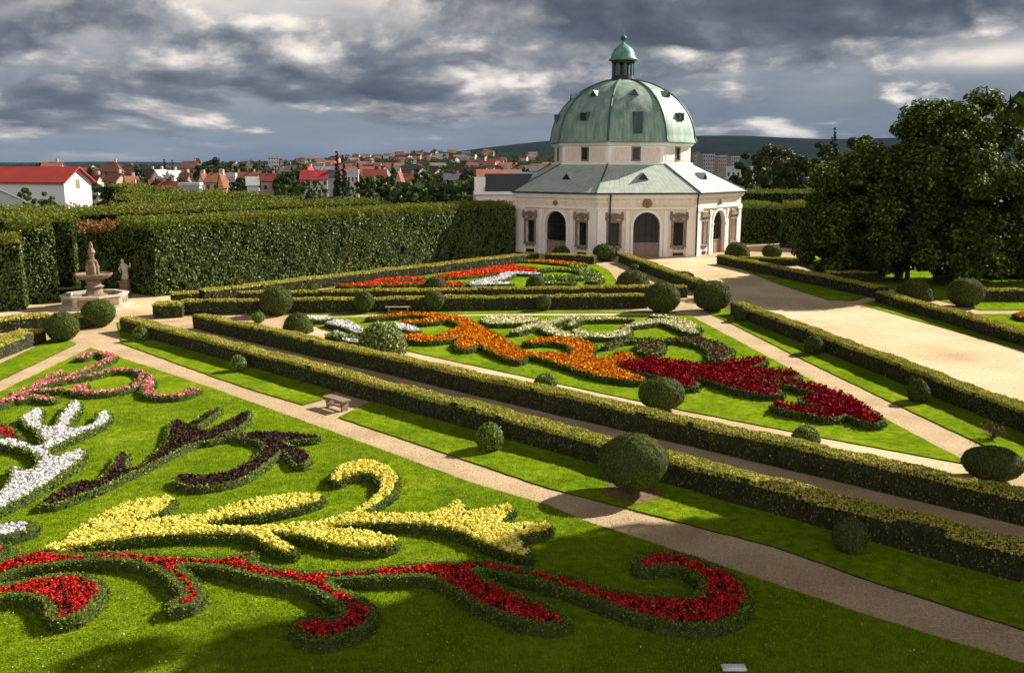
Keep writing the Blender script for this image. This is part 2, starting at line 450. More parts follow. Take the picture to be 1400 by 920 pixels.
def hedge_mesh(path, w, h, step, rag=0.04, z0=0.0, bevel=0.12):
    """long clipped hedge over a ground polyline (its centre line)"""
    path = np.asarray(path, dtype=float)
    seg = np.linalg.norm(np.diff(path, axis=0), axis=1)
    cum = np.concatenate([[0], np.cumsum(seg)])
    n = max(2, int(cum[-1] / step) + 1)
    t = np.linspace(0, cum[-1], n)
    C = np.stack([np.interp(t, cum, path[:, i]) for i in range(2)], 1)
    D = np.gradient(C, axis=0)
    D /= np.linalg.norm(D, axis=1, keepdims=True)
    R = np.stack([D[:, 1], -D[:, 0]], 1)
    nz = max(2, int(h / step))
    nw = max(2, int(w / step))
    prof = [(-w / 2 * (1 - 0.0), z) for z in np.linspace(0, h - bevel, nz)]
    prof += [(x, h) for x in np.linspace(-w / 2 + bevel, w / 2 - bevel, nw)]
    prof += [(w / 2, z) for z in np.linspace(h - bevel, 0, nz)]
    prof = np.array(prof)
    m = len(prof)
    V = np.zeros((n, m, 3))
    V[:, :, 0] = C[:, None, 0] + R[:, None, 0] * prof[None, :, 0]
    V[:, :, 1] = C[:, None, 1] + R[:, None, 1] * prof[None, :, 0]
    V[:, :, 2] = prof[None, :, 1] + z0
    out = np.zeros_like(V)
    nx = np.clip(prof[:, 0] / (w / 2), -1, 1)
    nzv = np.clip((prof[:, 1] - (h - bevel - 0.01)) / bevel, 0, 1)
    side = np.where(nzv > 0.5, nx * 0.3, nx)
    out[:, :, 0] = R[:, None, 0] * side[None, :]
    out[:, :, 1] = R[:, None, 1] * side[None, :]
    out[:, :, 2] = nzv[None, :]
    dip = 1 + 0.045 * (np.sin(t * 0.55 + h * 9) + 0.8 * np.sin(t * 1.37 + w * 5) + 0.5 * np.sin(t * 2.9)) * min(1, rag / 0.04) * (0.6 if h < 2 else 0.12)
    V[:, :, 2] = z0 + (V[:, :, 2] - z0) * dip[:, None]
    Vf = V.reshape(-1, 3)
    k = (wob(Vf, rag, 1.1) + rng.normal(0, rag * 0.35, len(Vf)))
    Vf = Vf + out.reshape(-1, 3) * k[:, None]
    idx = np.arange(n * m).reshape(n, m)
    Q = np.stack([idx[:-1, :-1], idx[1:, :-1], idx[1:, 1:], idx[:-1, 1:]], -1).reshape(-1, 4)
    Q = Q[:, ::-1].copy()
    # ends
    caps = []
    for e, flip in ((0, False), (n - 1, True)):
        row = idx[e]
        for j in range(m // 2):
            q = (row[j], row[j + 1], row[m - 2 - j], row[m - 1 - j])
            if len(set(q)) == 4:
                caps.append(q[::-1] if not flip else q)
    return Vf, np.concatenate([Q, np.array(caps)[:, ::-1]])


def hedge(label, path, w, h, step=0.35, dens=60, leaf=0.09, rag=0.04, name='clipped_hedge', group=None, mats=None, topmat=None, cat='hedge', topdens=None, shoot=0.0, clump=0.0):
    V, Q = hedge_mesh(path, w, h, step, rag)
    c = np.asarray(path).mean(axis=0)
    P, n = scatter(V, Q, dens, leaf * 0.5)
    if clump:
        g = wob(P, 1.0, clump) + 0.5 * wob(P + 7, 1.0, clump * 2.3)
        ok = rng.random(len(P)) < np.clip(0.75 + 0.6 * g, 0.2, 1)
        P, n = P[ok], n[ok]
    mats = mats or [M['hedge_body'], M['hedge_leaf']]
    parts = [(V, Q, 0)]
    top = n[:, 2] > 0.6
    if topmat:
        parts.append((*cards(P[~top], leaf, n[~top], 0.7), 1))
        PT, nT = P[top].copy(), n[top]
        if topdens:
            qa = np.cross(V[Q[:, 2]] - V[Q[:, 0]], V[Q[:, 3]] - V[Q[:, 1]])
            up = np.abs(qa[:, 2]) > 0.6 * np.linalg.norm(qa, axis=1)
            PT, nT = scatter(V, Q[up], topdens, leaf * 0.5)
        PT[:, 2] += rng.random(len(PT)) ** 2 * shoot
        parts.append((*cards(PT, leaf, nT * (0.4 if shoot else 1.0), 0.8 if shoot else 0.45), 2))
        mats = mats + [topmat]
    else:
        parts.append((*cards(P, leaf, n, 0.7), 1))
    o = mesh_obj(name, parts, mats, loc=(c[0], c[1], 0))
    return tag(o, label, cat, group)


def sheet(name, poly, z, mat, thick=0.0, label=None):
    poly = np.asarray(poly)
    a = 0.5 * np.sum(poly[:, 0] * np.roll(poly[:, 1], -1) - np.roll(poly[:, 0], -1) * poly[:, 1])
    if a < 0:
        poly = poly[::-1]
    if thick:
        # a cut turf edge is never quite straight
        out = []
        for p, q in zip(poly, np.roll(poly, -1, axis=0)):
            L = np.linalg.norm(q - p)
            m = int(min(140, max(1, L / 0.4)))
            nn = np.array([-(q - p)[1], (q - p)[0]]) / (L + 1e-9)
            for i in range(m):
                out.append(p + (q - p) * i / m + nn * (rng.normal(0, 0.018) if i else 0))
        poly = np.array(out)
    n = len(poly)
    v = np.concatenate([np.c_[poly, np.full(n, z)], np.c_[poly, np.full(n, z - max(thick, 0.01))]])
    f = [tuple(range(n))]
    e = []
    if thick:
        e = [(i, i + n, (i + 1) % n + n, (i + 1) % n) for i in range(n)]
    parts = [(v, f + [q for q in e], 0)]
    if not thick:
        parts = [(v[:n], f, 0)]
    else:
        parts = [(v[:n], f, 0), (v, e, 1)]
    o = mesh_obj(name, parts, [mat] + ([M['soil']] if thick else []))
    return struct(o, label)


def chaikin(p, it=1, closed=True):
    p = np.asarray(p, dtype=float)
    for _ in range(it):
        q = np.roll(p, -1, axis=0)
        p = np.stack([p * 0.78 + q * 0.22, p * 0.22 + q * 0.78], 1).reshape(-1, 2)
    return p


def inside(P, poly):
    x, y = P[:, 0][:, None], P[:, 1][:, None]
    a = poly
    b = np.roll(poly, -1, axis=0)
    cond = ((a[:, 1] > y) != (b[:, 1] > y)) & (x < (b[:, 0] - a[:, 0]) * (y - a[:, 1]) / (b[:, 1] - a[:, 1] + 1e-12) + a[:, 0])
    return cond.sum(1) % 2 == 1


def segdist(P, a, b, wa=None, wb=None):
    d = b - a
    L2 = (d ** 2).sum(-1) + 1e-12
    t = ((P[:, None, :] - a[None]) * d[None]).sum(-1) / L2
    t = np.clip(t, 0, 1)
    q = a[None] + t[..., None] * d[None]
    r = np.linalg.norm(P[:, None, :] - q, axis=-1)
    if wa is not None:
        r = r - (wa[None] + (wb - wa)[None] * t)
    return r.min(1)


def spline(pts, k=4):
    p = np.asarray(pts, dtype=float)
    if len(p) < 3:
        return p
    e = np.concatenate([[2 * p[0] - p[1]], p, [2 * p[-1] - p[-2]]])
    out = []
    for i in range(1, len(e) - 2):
        for t in np.linspace(0, 1, k, endpoint=False):
            a, b, c, d = e[i - 1], e[i], e[i + 1], e[i + 2]
            out.append(0.5 * (2 * b + (c - a) * t + (2 * a - 5 * b + 4 * c - d) * t * t + (3 * b - a - 3 * c + d) * t ** 3))
    out.append(p[-1])
    return np.array(out)


def blockwise(fn, P, *a):
    return np.concatenate([fn(P[i:i + 6000], *a) for i in range(0, len(P), 6000)])


def bed(label, flower, base, polys=(), strokes=(), ew=0.32, eh=0.3, fh=0.3, cell=0.07, fd=150, fs=0.09, ld=380, ls=0.06, edge='box_leaf', cat='flower bed', group=None, upright=0.7, part='flowers', zf=0.27, ztall=0.08, plants=0, leafmat='bed_leaf', lf=0.45):
    """one parterre scroll: flowers filling an outline, clipped box edging round it.
    polys: photo outlines of the flowers; strokes: (photo polyline, half width m)"""
    PL = [chaikin(GG(p, zf), 1) for p in polys]
    ST = []
    for p, hw in strokes:
        q = spline(GG(p, zf))
        hws = np.interp(np.linspace(0, 1, len(q)), np.linspace(0, 1, len(hw)), hw) if isinstance(hw, (list, tuple)) else np.full(len(q), hw)
        ST.append((q, hws))
    allp = np.concatenate(PL + [s[0] for s in ST])
    lo, hi = allp.min(0) - ew - 0.4, allp.max(0) + ew + 0.4

    def sdf(P):
        d = np.full(len(P), 1e9)
        for p in PL:
            e = blockwise(segdist, P, p, np.roll(p, -1, axis=0))
            ins = blockwise(inside, P, p)
            d = np.minimum(d, np.where(ins, -e, e))
        for q, hws in ST:
            d = np.minimum(d, blockwise(segdist, P, q[:-1], q[1:], hws[:-1], hws[1:]))
        return d

    nx, ny = int((hi[0] - lo[0]) / cell) + 1, int((hi[1] - lo[1]) / cell) + 1
    gx = lo[0] + np.arange(nx) * cell
    gy = lo[1] + np.arange(ny) * cell
    X, Y = np.meshgrid(gx, gy, indexing='ij')
    P = np.stack([X.ravel(), Y.ravel()], 1)
    D = sdf(P)
    Z0 = 0.045
    root = thing('flower_bed', label, cat, (allp[:, 0].mean(), allp[:, 1].mean(), Z0), 0, group)
    off = np.array([root.location.x, root.location.y, Z0])

    def field(mask_q, zfun):
        idx = np.arange(nx * ny).reshape(nx, ny)
        Q = np.stack([idx[:-1, :-1], idx[1:, :-1], idx[1:, 1:], idx[:-1, 1:]], -1).reshape(-1, 4)
        keep = mask_q(D[Q])
        Q = Q[keep]
        used, inv = np.unique(Q, return_inverse=True)
        v = np.c_[P[used], zfun(D[used]) + Z0]
        return v - off, inv.reshape(-1, 4)

    # flowers: leafy carpet and petals
    v, q = field(lambda d: d.max(1) <= cell * 0.8, lambda d: fh * 0.8 * np.clip(-d / 0.1, 0, 1) ** 0.5 + rng.normal(0, 0.015, len(d)))
    ins = D < (0.0 if plants else 0.02)
    Pin = P[ins]

    def rnd(n):
        return Pin[rng.integers(0, len(Pin), n)] + rng.uniform(-cell / 2, cell / 2, (n, 2))
    parts = [(v, q, 0)]
    if plants:
        # single bedding plants: a tuft of blooms each, leaves and gaps between
        m = rng.poisson(len(Pin) * cell * cell * plants)
        ctr = rnd(m)
        kp = max(4, int(fd / plants))
        vig = rng.uniform(0.75, 1.2, m)
        off_ = rng.normal(0, 0.36 / math.sqrt(plants), (m, kp, 2)) * vig[:, None, None]
        rr = np.linalg.norm(off_, axis=2) * math.sqrt(plants)
        z = Z0 + fh * (0.9 + 0.12 * vig[:, None]) + ztall * (0.8 - rr) * 0.9 + rng.normal(0, 0.015, (m, kp))
        pp = np.c_[(ctr[:, None, :] + off_).reshape(-1, 2), z.ravel()] - off
        nrm = np.stack([off_[..., 0] * 4, off_[..., 1] * 4, np.full(rr.shape, upright)], -1).reshape(-1, 3)
        parts.append((*cards(pp, fs, nrm, 0.45, 1.15), 1))
        kl = rng.poisson(len(Pin) * cell * cell * fd * lf)
        pl = np.c_[rnd(kl), Z0 + fh * rng.uniform(0.75, 1.0, kl)] - off
        parts.append((*cards(pl, fs * 1.3, np.array([0, 0, 0.8]), 0.6), 2))
    else:
        k = rng.poisson(len(Pin) * cell * cell * fd)
        pts = rnd(k)
        z = Z0 + fh + rng.uniform(-0.07, ztall, k)
        pp = np.c_[pts, z] - off
        parts.append((*cards(pp, fs, np.array([0, 0, 1.0]) * upright, 0.75, 1.15), 1))
    mesh_obj(part, parts, [M[base], M[flower], M[leafmat]], root)
    # clipped box edging: a wall-sided ring
    if ew > 0:
        def prof(d):
            t = np.clip((ew - d) / 0.06, 0, 1)
            s = np.clip((d + 0.06) / 0.06, 0, 1)
            return eh * np.minimum(t, 1) * (0.7 + 0.3 * s) + rng.normal(0, 0.012, len(d)) * t - 0.06 * (1 - t)
        v, q = field(lambda d: (d.min(1) < ew + cell * 0.4) & (d.max(1) > -0.04), prof)
        ringm = (D > -0.03) & (D < ew + 0.04)
        Pr, Dr = P[ringm], D[ringm]
        k = rng.poisson(len(Pr) * cell * cell * ld)
        i = rng.integers(0, len(Pr), k)
        pts = Pr[i] + rng.uniform(-cell / 2, cell / 2, (k, 2))
        dd = Dr[i]
        zz = np.where(dd > ew - 0.05, rng.uniform(0.02, eh, k), eh + rng.uniform(-0.03, 0.03, k)) + Z0
        pp = np.c_[pts, zz] - off
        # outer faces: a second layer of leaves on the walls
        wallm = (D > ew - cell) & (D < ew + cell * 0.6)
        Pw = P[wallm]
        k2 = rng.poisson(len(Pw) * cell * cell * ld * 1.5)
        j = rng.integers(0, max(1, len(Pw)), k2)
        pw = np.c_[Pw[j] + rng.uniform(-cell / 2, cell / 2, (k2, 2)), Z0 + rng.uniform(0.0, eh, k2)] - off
        mesh_obj('box_edging', [(v, q, 0), (*cards(pp, ls, np.array([0, 0, 1.0]), 0.5), 1), (*cards(pw, ls, None, 1.0), 2)], [M['box_body'], M[edge], M['box_side_shade']], root)
    return root


# ------------------------------------------------------------------ ground, paths, lawns
def big_ground():
    ys = np.concatenate([np.linspace(-60, 200, 14), np.linspace(260, 700, 8), np.linspace(800, 3200, 22), np.linspace(3600, 24000, 10)])
    xs = np.concatenate([-np.geomspace(120, 20000, 18)[::-1], np.linspace(-90, 90, 9), np.geomspace(120, 20000, 18)])
    X, Y = np.meshgrid(xs, ys, indexing='ij')
    r = np.clip((Y - 650) / 1800, 0, 1)
    az = np.arctan2(X, Y)
    w = np.exp(-((az - (-0.05)) / 0.19) ** 2)
    Z = 44 * r * r * (3 - 2 * r) * (0.12 + 0.88 * w)
    v = np.stack([X, Y, Z], -1).reshape(-1, 3)
    idx = np.arange(len(xs) * len(ys)).reshape(len(xs), len(ys))
    q = np.stack([idx[:-1, :-1], idx[1:, :-1], idx[1:, 1:], idx[:-1, 1:]], -1).reshape(-1, 4)
    return struct(mesh_obj('ground', [(v, q, 0)], [M['meadow']], smooth=True), 'flat meadow and town land running back to the hills')


def ground_z(X, Y):
    r = np.clip((Y - 650) / 1800, 0, 1)
    w = math.exp(-((math.atan2(X, Y) + 0.05) / 0.19) ** 2)
    return float(44 * r * r * (3 - 2 * r) * (0.12 + 0.88 * w))


big_ground()
garden = GG([(-420, 1060), (1800, 1060), (1800, 420), (1500, 352), (1120, 352), (1100, 335), (1030, 338), (690, 347), (235, 400), (150, 402), (80, 408), (-400, 418)])
sheet('gravel', garden, 0.004, M['gravel'], label='pinkish gravel of the garden paths')
sheet('main_path', GG([(900, 353), (1010, 353), (1180, 398), (1420, 470), (1720, 570), (1800, 700), (1560, 660), (1100, 470), (945, 390), (850, 352)]), 0.008, M['sand'], label='broad pale sand walk leading to the rotunda')
sheet('sand_court', GG([(-60, 424), (70, 410), (180, 402), (230, 404), (250, 436), (215, 440), (150, 432), (60, 424), (-60, 440)]), 0.008, M['sand'], label='pale sand round the fountain')
sheet('side_path', GG([(396, 447), (415, 440), (559, 479), (880, 548), (932, 559), (1122, 596), (1317, 632), (1345, 645), (1300, 650), (1110, 612), (880, 566), (540, 490)]), 0.008, M['sand'], label='narrow pale path along the middle parterre')
sheet('cross_path', GG([(394, 434.5), (420, 437), (432, 434.3), (700, 431.3), (944, 431.8), (968, 428), (925, 426), (700, 428.2), (405, 430)]), 0.012, M['sand'], label='narrow pale path behind the middle parterre')
sheet('rotunda_path', GG([(1000, 341), (1060, 341), (1075, 333), (1010, 331)]), 0.008, M['sand'])

LZ = 0.05
L1 = [(124, 475), (290, 530), (536, 619), (644, 659), (750, 690), (800, 711), (1014, 782), (1186, 840), (1400, 906), (1560, 955), (1560, 1056), (-380, 1056), (-380, 745), (0, 535)]
L2a = [(160, 440), (166, 469), (290, 514), (350, 534), (414, 553), (440, 546), (470, 524), (300, 474)]
L2b = [(463, 570), (615, 621), (752, 667), (800, 679), (1057, 746), (1229, 806), (1400, 860), (1560, 915), (1560, 826), (1400, 785), (900, 653), (520, 541)]
L3 = [(415, 441), (430, 434), (700, 431), (944, 431.5), (1313, 626), (1317, 633), (1122, 597), (932, 560), (880, 549), (559, 480)]
L4 = [(969, 428), (1002, 443), (1081, 483), (1218, 549), (1338, 605), (1420, 644), (1520, 690), (1520, 622), (1400, 582), (1271, 533), (1000, 420)]
L5 = [(440, 393), (560, 378), (700, 357.5), (800, 355), (832, 369), (843, 383), (842, 391), (600, 397)]
LL = [(104, 470), (0, 520), (-200, 622), (-200, 570), (0, 497), (80, 458)]
LR = [(1176, 416), (1400, 479), (1560, 527), (1560, 515), (1400, 468), (1196, 411)]
LR2 = [(1000, 362.5), (1062, 387.5), (1132, 410), (1168, 411), (1196, 403), (1100, 380), (1000, 358)]
for nm, pl, lb in (('lawn', L1, 'front parterre lawn below the long path'), ('lawn', L2a, 'lawn strip between the fountain and the bench'), ('lawn', L2b, 'lawn strip between long path and front hedge'),
                   ('lawn', L3, 'triangular middle parterre lawn with orange scrolls'), ('lawn', L4, 'lawn strip beside the broad sand walk'), ('lawn', L5, 'far triangular parterre lawn near the rotunda'),
                   ('lawn', LL, 'lawn at the left edge by the fountain'), ('lawn', LR, 'grass verge right of the broad walk'), ('lawn', LR2, 'grass verge near the rotunda'),
                   ('lawn', [(1070, 352), (1500, 352), (1500, 424), (1340, 424), (1195, 389)], 'lawn under the big tree'),
                   ('lawn', [(1330, 429), (1500, 429), (1500, 470), (1400, 452)], 'lawn at the right edge'),
                   ('lawn', [(330, 430.5), (395, 424.5), (880, 424.5), (925, 427), (700, 428.5)], 'grass strip in front of the double hedge')):
    sheet(nm, GG(pl, LZ), LZ, M['lawn'], LZ + 0.02, lb)


def grass_blades():
    """short blades standing in the nearest lawn"""
    poly = GG(L1, LZ)
    n = 520000
    y = 14 + 30 * rng.random(n) ** 1.5
    x = rng.uniform(-0.62, 0.62, n) * y
    P = np.c_[x, y]
    P = P[blockwise(inside, P, poly)]
    p2 = GG(L2b, LZ)
    n2 = 120000
    y2 = 14 + 26 * rng.random(n2)
    Q = np.c_[rng.uniform(-0.3, 0.62, n2) * y2, y2]
    Q = Q[blockwise(inside, Q, p2)]
    P = np.concatenate([P, Q])
    k = len(P)
    h = rng.uniform(0.02, 0.055, k)
    a = rng.uniform(0, 2 * PI, k)
    w = rng.uniform(0.008, 0.02, k)
    lean = rng.normal(0, 0.035, (k, 2))
    B = np.c_[P, np.full(k, LZ - 0.005)]
    dx = np.c_[np.cos(a) * w, np.sin(a) * w, np.zeros(k)]
    T = B + np.c_[lean, h]
    V = np.stack([B - dx, B + dx, T], 1).reshape(-1, 3)
    o = mesh_obj('grass', [(V, np.arange(3 * k).reshape(k, 3), 0)], [M['grass_blade']])
    o['kind'] = 'stuff'
    o['label'] = 'short mown grass blades of the front lawn'
    # clover and daisies: pale specks
    return o


grass_blades()


def loose_stones():
    """small stones and scraps on the long path"""
    path = np.concatenate([GG([(124, 475), (290, 530), (536, 619), (750, 690), (1014, 782), (1400, 906), (1560, 955)]), GG([(1560, 915), (1400, 860), (1057, 746), (752, 667), (463, 570), (290, 514), (166, 469)])])
    n = 150000
    y = 16 + 34 * rng.random(n) ** 1.4
    Q = np.c_[rng.uniform(-0.5, 0.62, n) * y, y]
    Q = Q[blockwise(inside, Q, path)]
    p = np.c_[Q, np.full(len(Q), 0.012)]
    o = mesh_obj('pebbles', [(*cards(p, 0.035, np.array([0, 0, 1.0]), 0.35, 1.2), 0)], [leafy('pebble_grit', [(0, (0.16, 0.10, 0.06)), (0.4, (0.36, 0.26, 0.16)), (0.8, (0.50, 0.38, 0.25)), (1, (0.66, 0.58, 0.46))], 0.95, spec=0.0)])
    o['kind'] = 'stuff'
    o['label'] = 'loose small stones and grit on the long path'
    # clover heads and fallen petals in the lawn
    m = 2600
    y = 15 + 22 * rng.random(m)
    W = np.c_[rng.uniform(-0.6, 0.6, m) * y, y]
    W = W[blockwise(inside, W, GG(L1, LZ))]
    W = W[wob(np.c_[W, W[:, 0] * 0], 1, 0.5) > -0.1]
    o = mesh_obj('clover', [(*cards(np.c_[W, np.full(len(W), LZ + 0.05)], 0.032, np.array([0, 0, 1.0]), 0.4, 1.1), 0)], [leafy('clover_heads', [(0, (0.35, 0.36, 0.12)), (1, (0.66, 0.66, 0.55))], 0.9)])
    o['kind'] = 'stuff'
    o['label'] = 'scattered white clover heads in the front lawn'


loose_stones()

# ------------------------------------------------------------------ flower beds of the front lawn
PINK = 'pink scroll'
bed('pink flower scroll with curls and tendrils at the far corner of the front lawn', 'f_pink', 'b_red', strokes=[
    ([(-30, 560), (0, 551), (21, 543), (52, 527), (83, 520), (114, 515), (141, 509), (166, 506), (187, 507), (197, 512), (204, 522), (200, 533), (208, 540), (232, 542), (252, 539), (264, 533)], [0.3, 0.28, 0.26, 0.2, 0.16, 0.16, 0.16, 0.14, 0.12, 0.16, 0.2, 0.18, 0.18, 0.16, 0.2, 0.26]),
    ([(195, 516), (186, 526), (170, 532), (145, 536), (124, 537), (106, 534), (110, 529), (116, 526)], [0.12, 0.14, 0.16, 0.2, 0.22, 0.3, 0.2, 0.1]),
    ([(92, 516), (124, 503), (145, 494), (152, 488), (142, 483.5), (124, 483.5), (112, 489)], [0.1, 0.14, 0.18, 0.22, 0.2, 0.2, 0.24]),
    ([(52, 527), (66, 518), (84, 509)], [0.25, 0.22, 0.12]), ([(23, 538), (48, 535), (83, 533)], [0.18, 0.16, 0.1]), ([(25, 546), (52, 543), (70, 546)], [0.2, 0.2, 0.22])],
    ew=0.16, eh=0.25, fh=0.27, cell=0.06, plants=40, fd=620, fs=0.08, lf=0.2, ld=330, ls=0.07, edge='box_bright', group='scroll beds of the front lawn')
bed('small red flower tendril at the left edge beside the white scroll', 'f_red', 'b_red', strokes=[([(-20, 578), (0, 586), (9, 592), (16, 600)], [0.2, 0.2, 0.22, 0.25])], ew=0.24, eh=0.26, fh=0.26, cell=0.08, ld=230, ls=0.08, group='scroll beds of the front lawn')
bed('white antler shaped flower scroll at the left of the front lawn', 'f_white', 'b_white', polys=[
    [(-40, 600), (0, 604), (14, 602), (31, 608), (50, 615), (66, 607), (55, 591), (33, 578), (29, 571), (41, 567), (51, 559), (57, 562), (52, 576), (57, 584), (72, 587), (80, 583), (84, 571), (96, 554), (104, 549), (109, 558), (101, 569), (93, 578), (89, 587), (103, 588), (123, 584), (133, 579), (137, 565), (145, 564), (149, 572), (142, 580), (124, 589), (96, 600), (72, 611), (61, 617), (67, 626), (79, 627), (96, 621), (110, 616), (113, 622), (105, 633), (79, 651), (48, 671), (19, 687), (0, 696), (-30, 709), (-30, 692), (0, 678), (14, 664), (20, 652), (16, 639), (26, 645), (43, 647), (54, 640), (57, 629), (47, 618), (24, 611), (0, 608), (-40, 606)]],
    ew=0.19, eh=0.28, fh=0.28, cell=0.06, edge='box_bright', plants=70, fd=1300, fs=0.07, lf=0.06, ld=420, ls=0.075, group='scroll beds of the front lawn')
bed('small white flower tip low at the left edge above the red scroll', 'f_white', 'b_white', polys=[[(-40, 728), (0, 719), (24, 717), (38, 718), (40, 723), (24, 728), (0, 734), (-40, 746)]],
    ew=0.3, eh=0.28, fh=0.27, plants=70, lf=0.06, fd=1300, fs=0.07, ld=300, ls=0.07, group='scroll beds of the front lawn')
bed('dark bronze leaved scroll with an open oval loop on the front lawn', 'f_dark', 'b_dark', polys=[
    [(55, 691), (79, 674), (105, 658), (134, 659), (148, 648), (158, 631), (168, 618), (173, 622), (170, 635), (173, 644), (196, 637), (214, 620), (216, 617), (230, 606), (231, 589), (238, 573), (252, 581), (267, 577), (282, 566), (299, 558), (300, 561), (284, 572), (268, 584), (280, 591), (310, 578), (331, 566), (342, 562), (336, 576), (323, 586), (301, 594), (288, 601), (263, 606), (231, 621), (203, 636), (173, 649), (143, 664), (108, 677), (79, 688)],
    [(331, 597), (342, 592), (370, 590), (396, 593), (434, 596), (436, 599), (404, 602), (386, 604), (388, 608), (417, 618), (422, 626), (416, 635), (404, 635), (399, 626), (386, 615), (376, 622), (361, 635), (342, 649), (310, 661), (267, 666), (243, 660), (244, 649), (280, 651), (310, 647), (340, 634), (359, 619), (363, 608), (353, 602), (331, 600)]],
    strokes=[([(285, 602), (310, 597), (340, 596)], 0.08)],
    ew=0.16, eh=0.26, fh=0.25, cell=0.055, fd=330, fs=0.1, ld=330, ls=0.07, edge='box_bright', part='bronze_leaves', group='scroll beds of the front lawn')
bed('bright yellow flower scroll with a hooked stem across the front lawn', 'f_yellow', 'b_yellow', polys=[
    [(60, 754), (71, 746), (89, 740), (117, 716), (146, 703), (177, 687), (231, 680), (238, 684), (220, 698), (182, 716), (194, 716), (231, 708), (271, 707), (289, 700), (331, 688), (389, 678), (444, 677), (431, 686), (389, 697), (346, 704), (297, 710), (276, 715), (289, 722), (346, 723), (400, 719), (441, 714), (478, 705), (508, 685), (521, 674), (524, 661), (516, 651), (500, 646), (477, 650), (457, 659), (453, 650), (465, 638), (490, 631), (517, 633), (536, 644), (543, 658), (538, 672), (518, 686), (491, 703), (536, 705), (601, 703), (625, 685), (633, 692), (634, 704), (661, 698), (693, 691), (701, 695), (693, 704), (679, 717), (696, 720), (739, 715), (756, 721), (726, 729), (700, 734), (715, 745), (726, 761), (699, 756), (658, 740), (625, 725), (590, 718), (549, 715), (495, 715), (449, 719), (438, 724), (468, 726), (508, 729), (536, 736), (541, 742), (522, 748), (481, 748), (441, 740), (400, 729), (374, 729), (366, 731), (385, 740), (402, 750), (400, 755), (374, 749), (340, 729), (289, 729), (231, 731), (174, 735), (117, 745), (74, 755)]],
    ew=0.15, eh=0.27, fh=0.33, cell=0.05, plants=95, fd=2300, fs=0.054, lf=0.05, ld=650, ls=0.065, zf=0.32, group='scroll beds of the front lawn')
bed('long scarlet flower scroll ending in a broad hook in the foreground', 'f_red', 'b_red', polys=[
    [(-40, 790), (0, 776), (21, 766), (47, 758), (75, 761), (103, 764), (150, 760), (193, 763), (236, 766), (300, 769), (322, 764), (340, 761), (338, 764), (324, 769), (343, 775), (377, 784), (423, 787), (469, 787), (514, 783), (529, 780), (589, 775), (631, 775), (655, 771), (699, 778), (742, 789), (774, 793), (809, 804), (843, 814), (877, 820), (911, 821), (950, 825), (966, 813), (969, 801), (959, 788), (941, 778), (909, 773), (878, 777), (875, 769), (898, 759), (934, 763), (969, 776), (1003, 792), (1015, 808), (1015, 827), (1003, 844), (969, 854), (934, 854), (889, 845), (843, 829), (809, 816), (774, 804), (735, 792), (699, 784), (655, 777), (637, 781), (665, 800), (699, 815), (735, 830), (771, 850), (754, 854), (713, 847), (669, 832), (631, 808), (601, 791), (577, 786), (529, 788), (469, 790), (437, 792), (446, 806), (487, 822), (505, 836), (503, 850), (480, 863), (441, 875), (418, 869), (407, 858), (421, 848), (446, 854), (469, 850), (480, 841), (471, 827), (434, 806), (418, 798), (377, 792), (336, 783), (309, 775), (263, 772), (241, 772), (240, 780), (255, 795), (269, 813), (264, 824), (242, 830), (243, 826), (261, 817), (255, 804), (236, 786), (214, 774), (182, 766), (139, 763.5), (96, 767), (71, 771), (32, 776), (0, 786), (-40, 800)]],
    ew=0.28, eh=0.30, fh=0.29, cell=0.05, plants=80, leafmat='red_leaf', fd=1250, fs=0.054, lf=0.22, ld=800, ls=0.055, group='scroll beds of the front lawn')
bed('scarlet flower leaf with a blunt round end at the lower left corner', 'f_red', 'b_red', polys=[
    [(-40, 816), (0, 806), (32, 800), (75, 791), (107, 791), (131, 799), (133, 813), (120, 830), (96, 845), (79, 847), (73, 826), (58, 815), (21, 811), (0, 815), (-40, 826)]],
    ew=0.28, eh=0.30, fh=0.29, cell=0.05, plants=80, leafmat='red_leaf', fd=1250, fs=0.054, lf=0.22, ld=800, ls=0.055, group='scroll beds of the front lawn')
bed('tiny red flower tip at the left edge below the small white one', 'f_red', 'b_red', polys=[[(-30, 756), (5, 750), (7, 756), (-30, 768)]], ew=0.3, eh=0.28, fh=0.28, ld=400, ls=0.06, group='scroll beds of the front lawn')

# ------------------------------------------------------------------ middle parterre
MG = 'scroll beds of the middle parterre'
mk = dict(cell=0.12, fd=150, fs=0.15, ld=150, ls=0.11, ew=0.19, eh=0.3, fh=0.32, group=MG)
bed('orange flower scroll with round curls across the middle parterre', 'f_orange', 'b_orange', polys=[
    [(600, 434), (622, 432), (640, 438), (658, 448), (681, 460), (708, 477), (721, 484), (754, 484), (770, 486), (803, 491), (830, 492), (840, 487), (846, 482), (863, 486), (866, 493), (847, 499), (837, 501), (857, 511), (882, 519), (871, 523), (816, 515), (781, 504), (749, 493), (721, 487), (713, 495), (694, 491), (667, 480), (655, 470), (648, 477), (632, 479), (621, 472), (630, 464), (636, 456), (628, 444), (612, 438)]],
    strokes=[([(505, 436), (530, 433), (560, 431), (590, 432), (610, 435)], [0.15, 0.35, 0.5, 0.6, 0.7]), ([(556, 441), (575, 441), (592, 439), (604, 437)], [0.5, 0.5, 0.6, 0.5]),
             ([(634, 452), (620, 459), (600, 463.5), (580, 464.5), (566, 461)], [0.7, 0.75, 0.75, 0.8, 0.7]),
             ([(800, 490), (794, 484), (797, 477), (788, 470.5), (766, 466.5), (744, 466.5), (727, 469)], [0.5, 0.5, 0.7, 0.8, 0.8, 0.7, 0.4])], **mk)
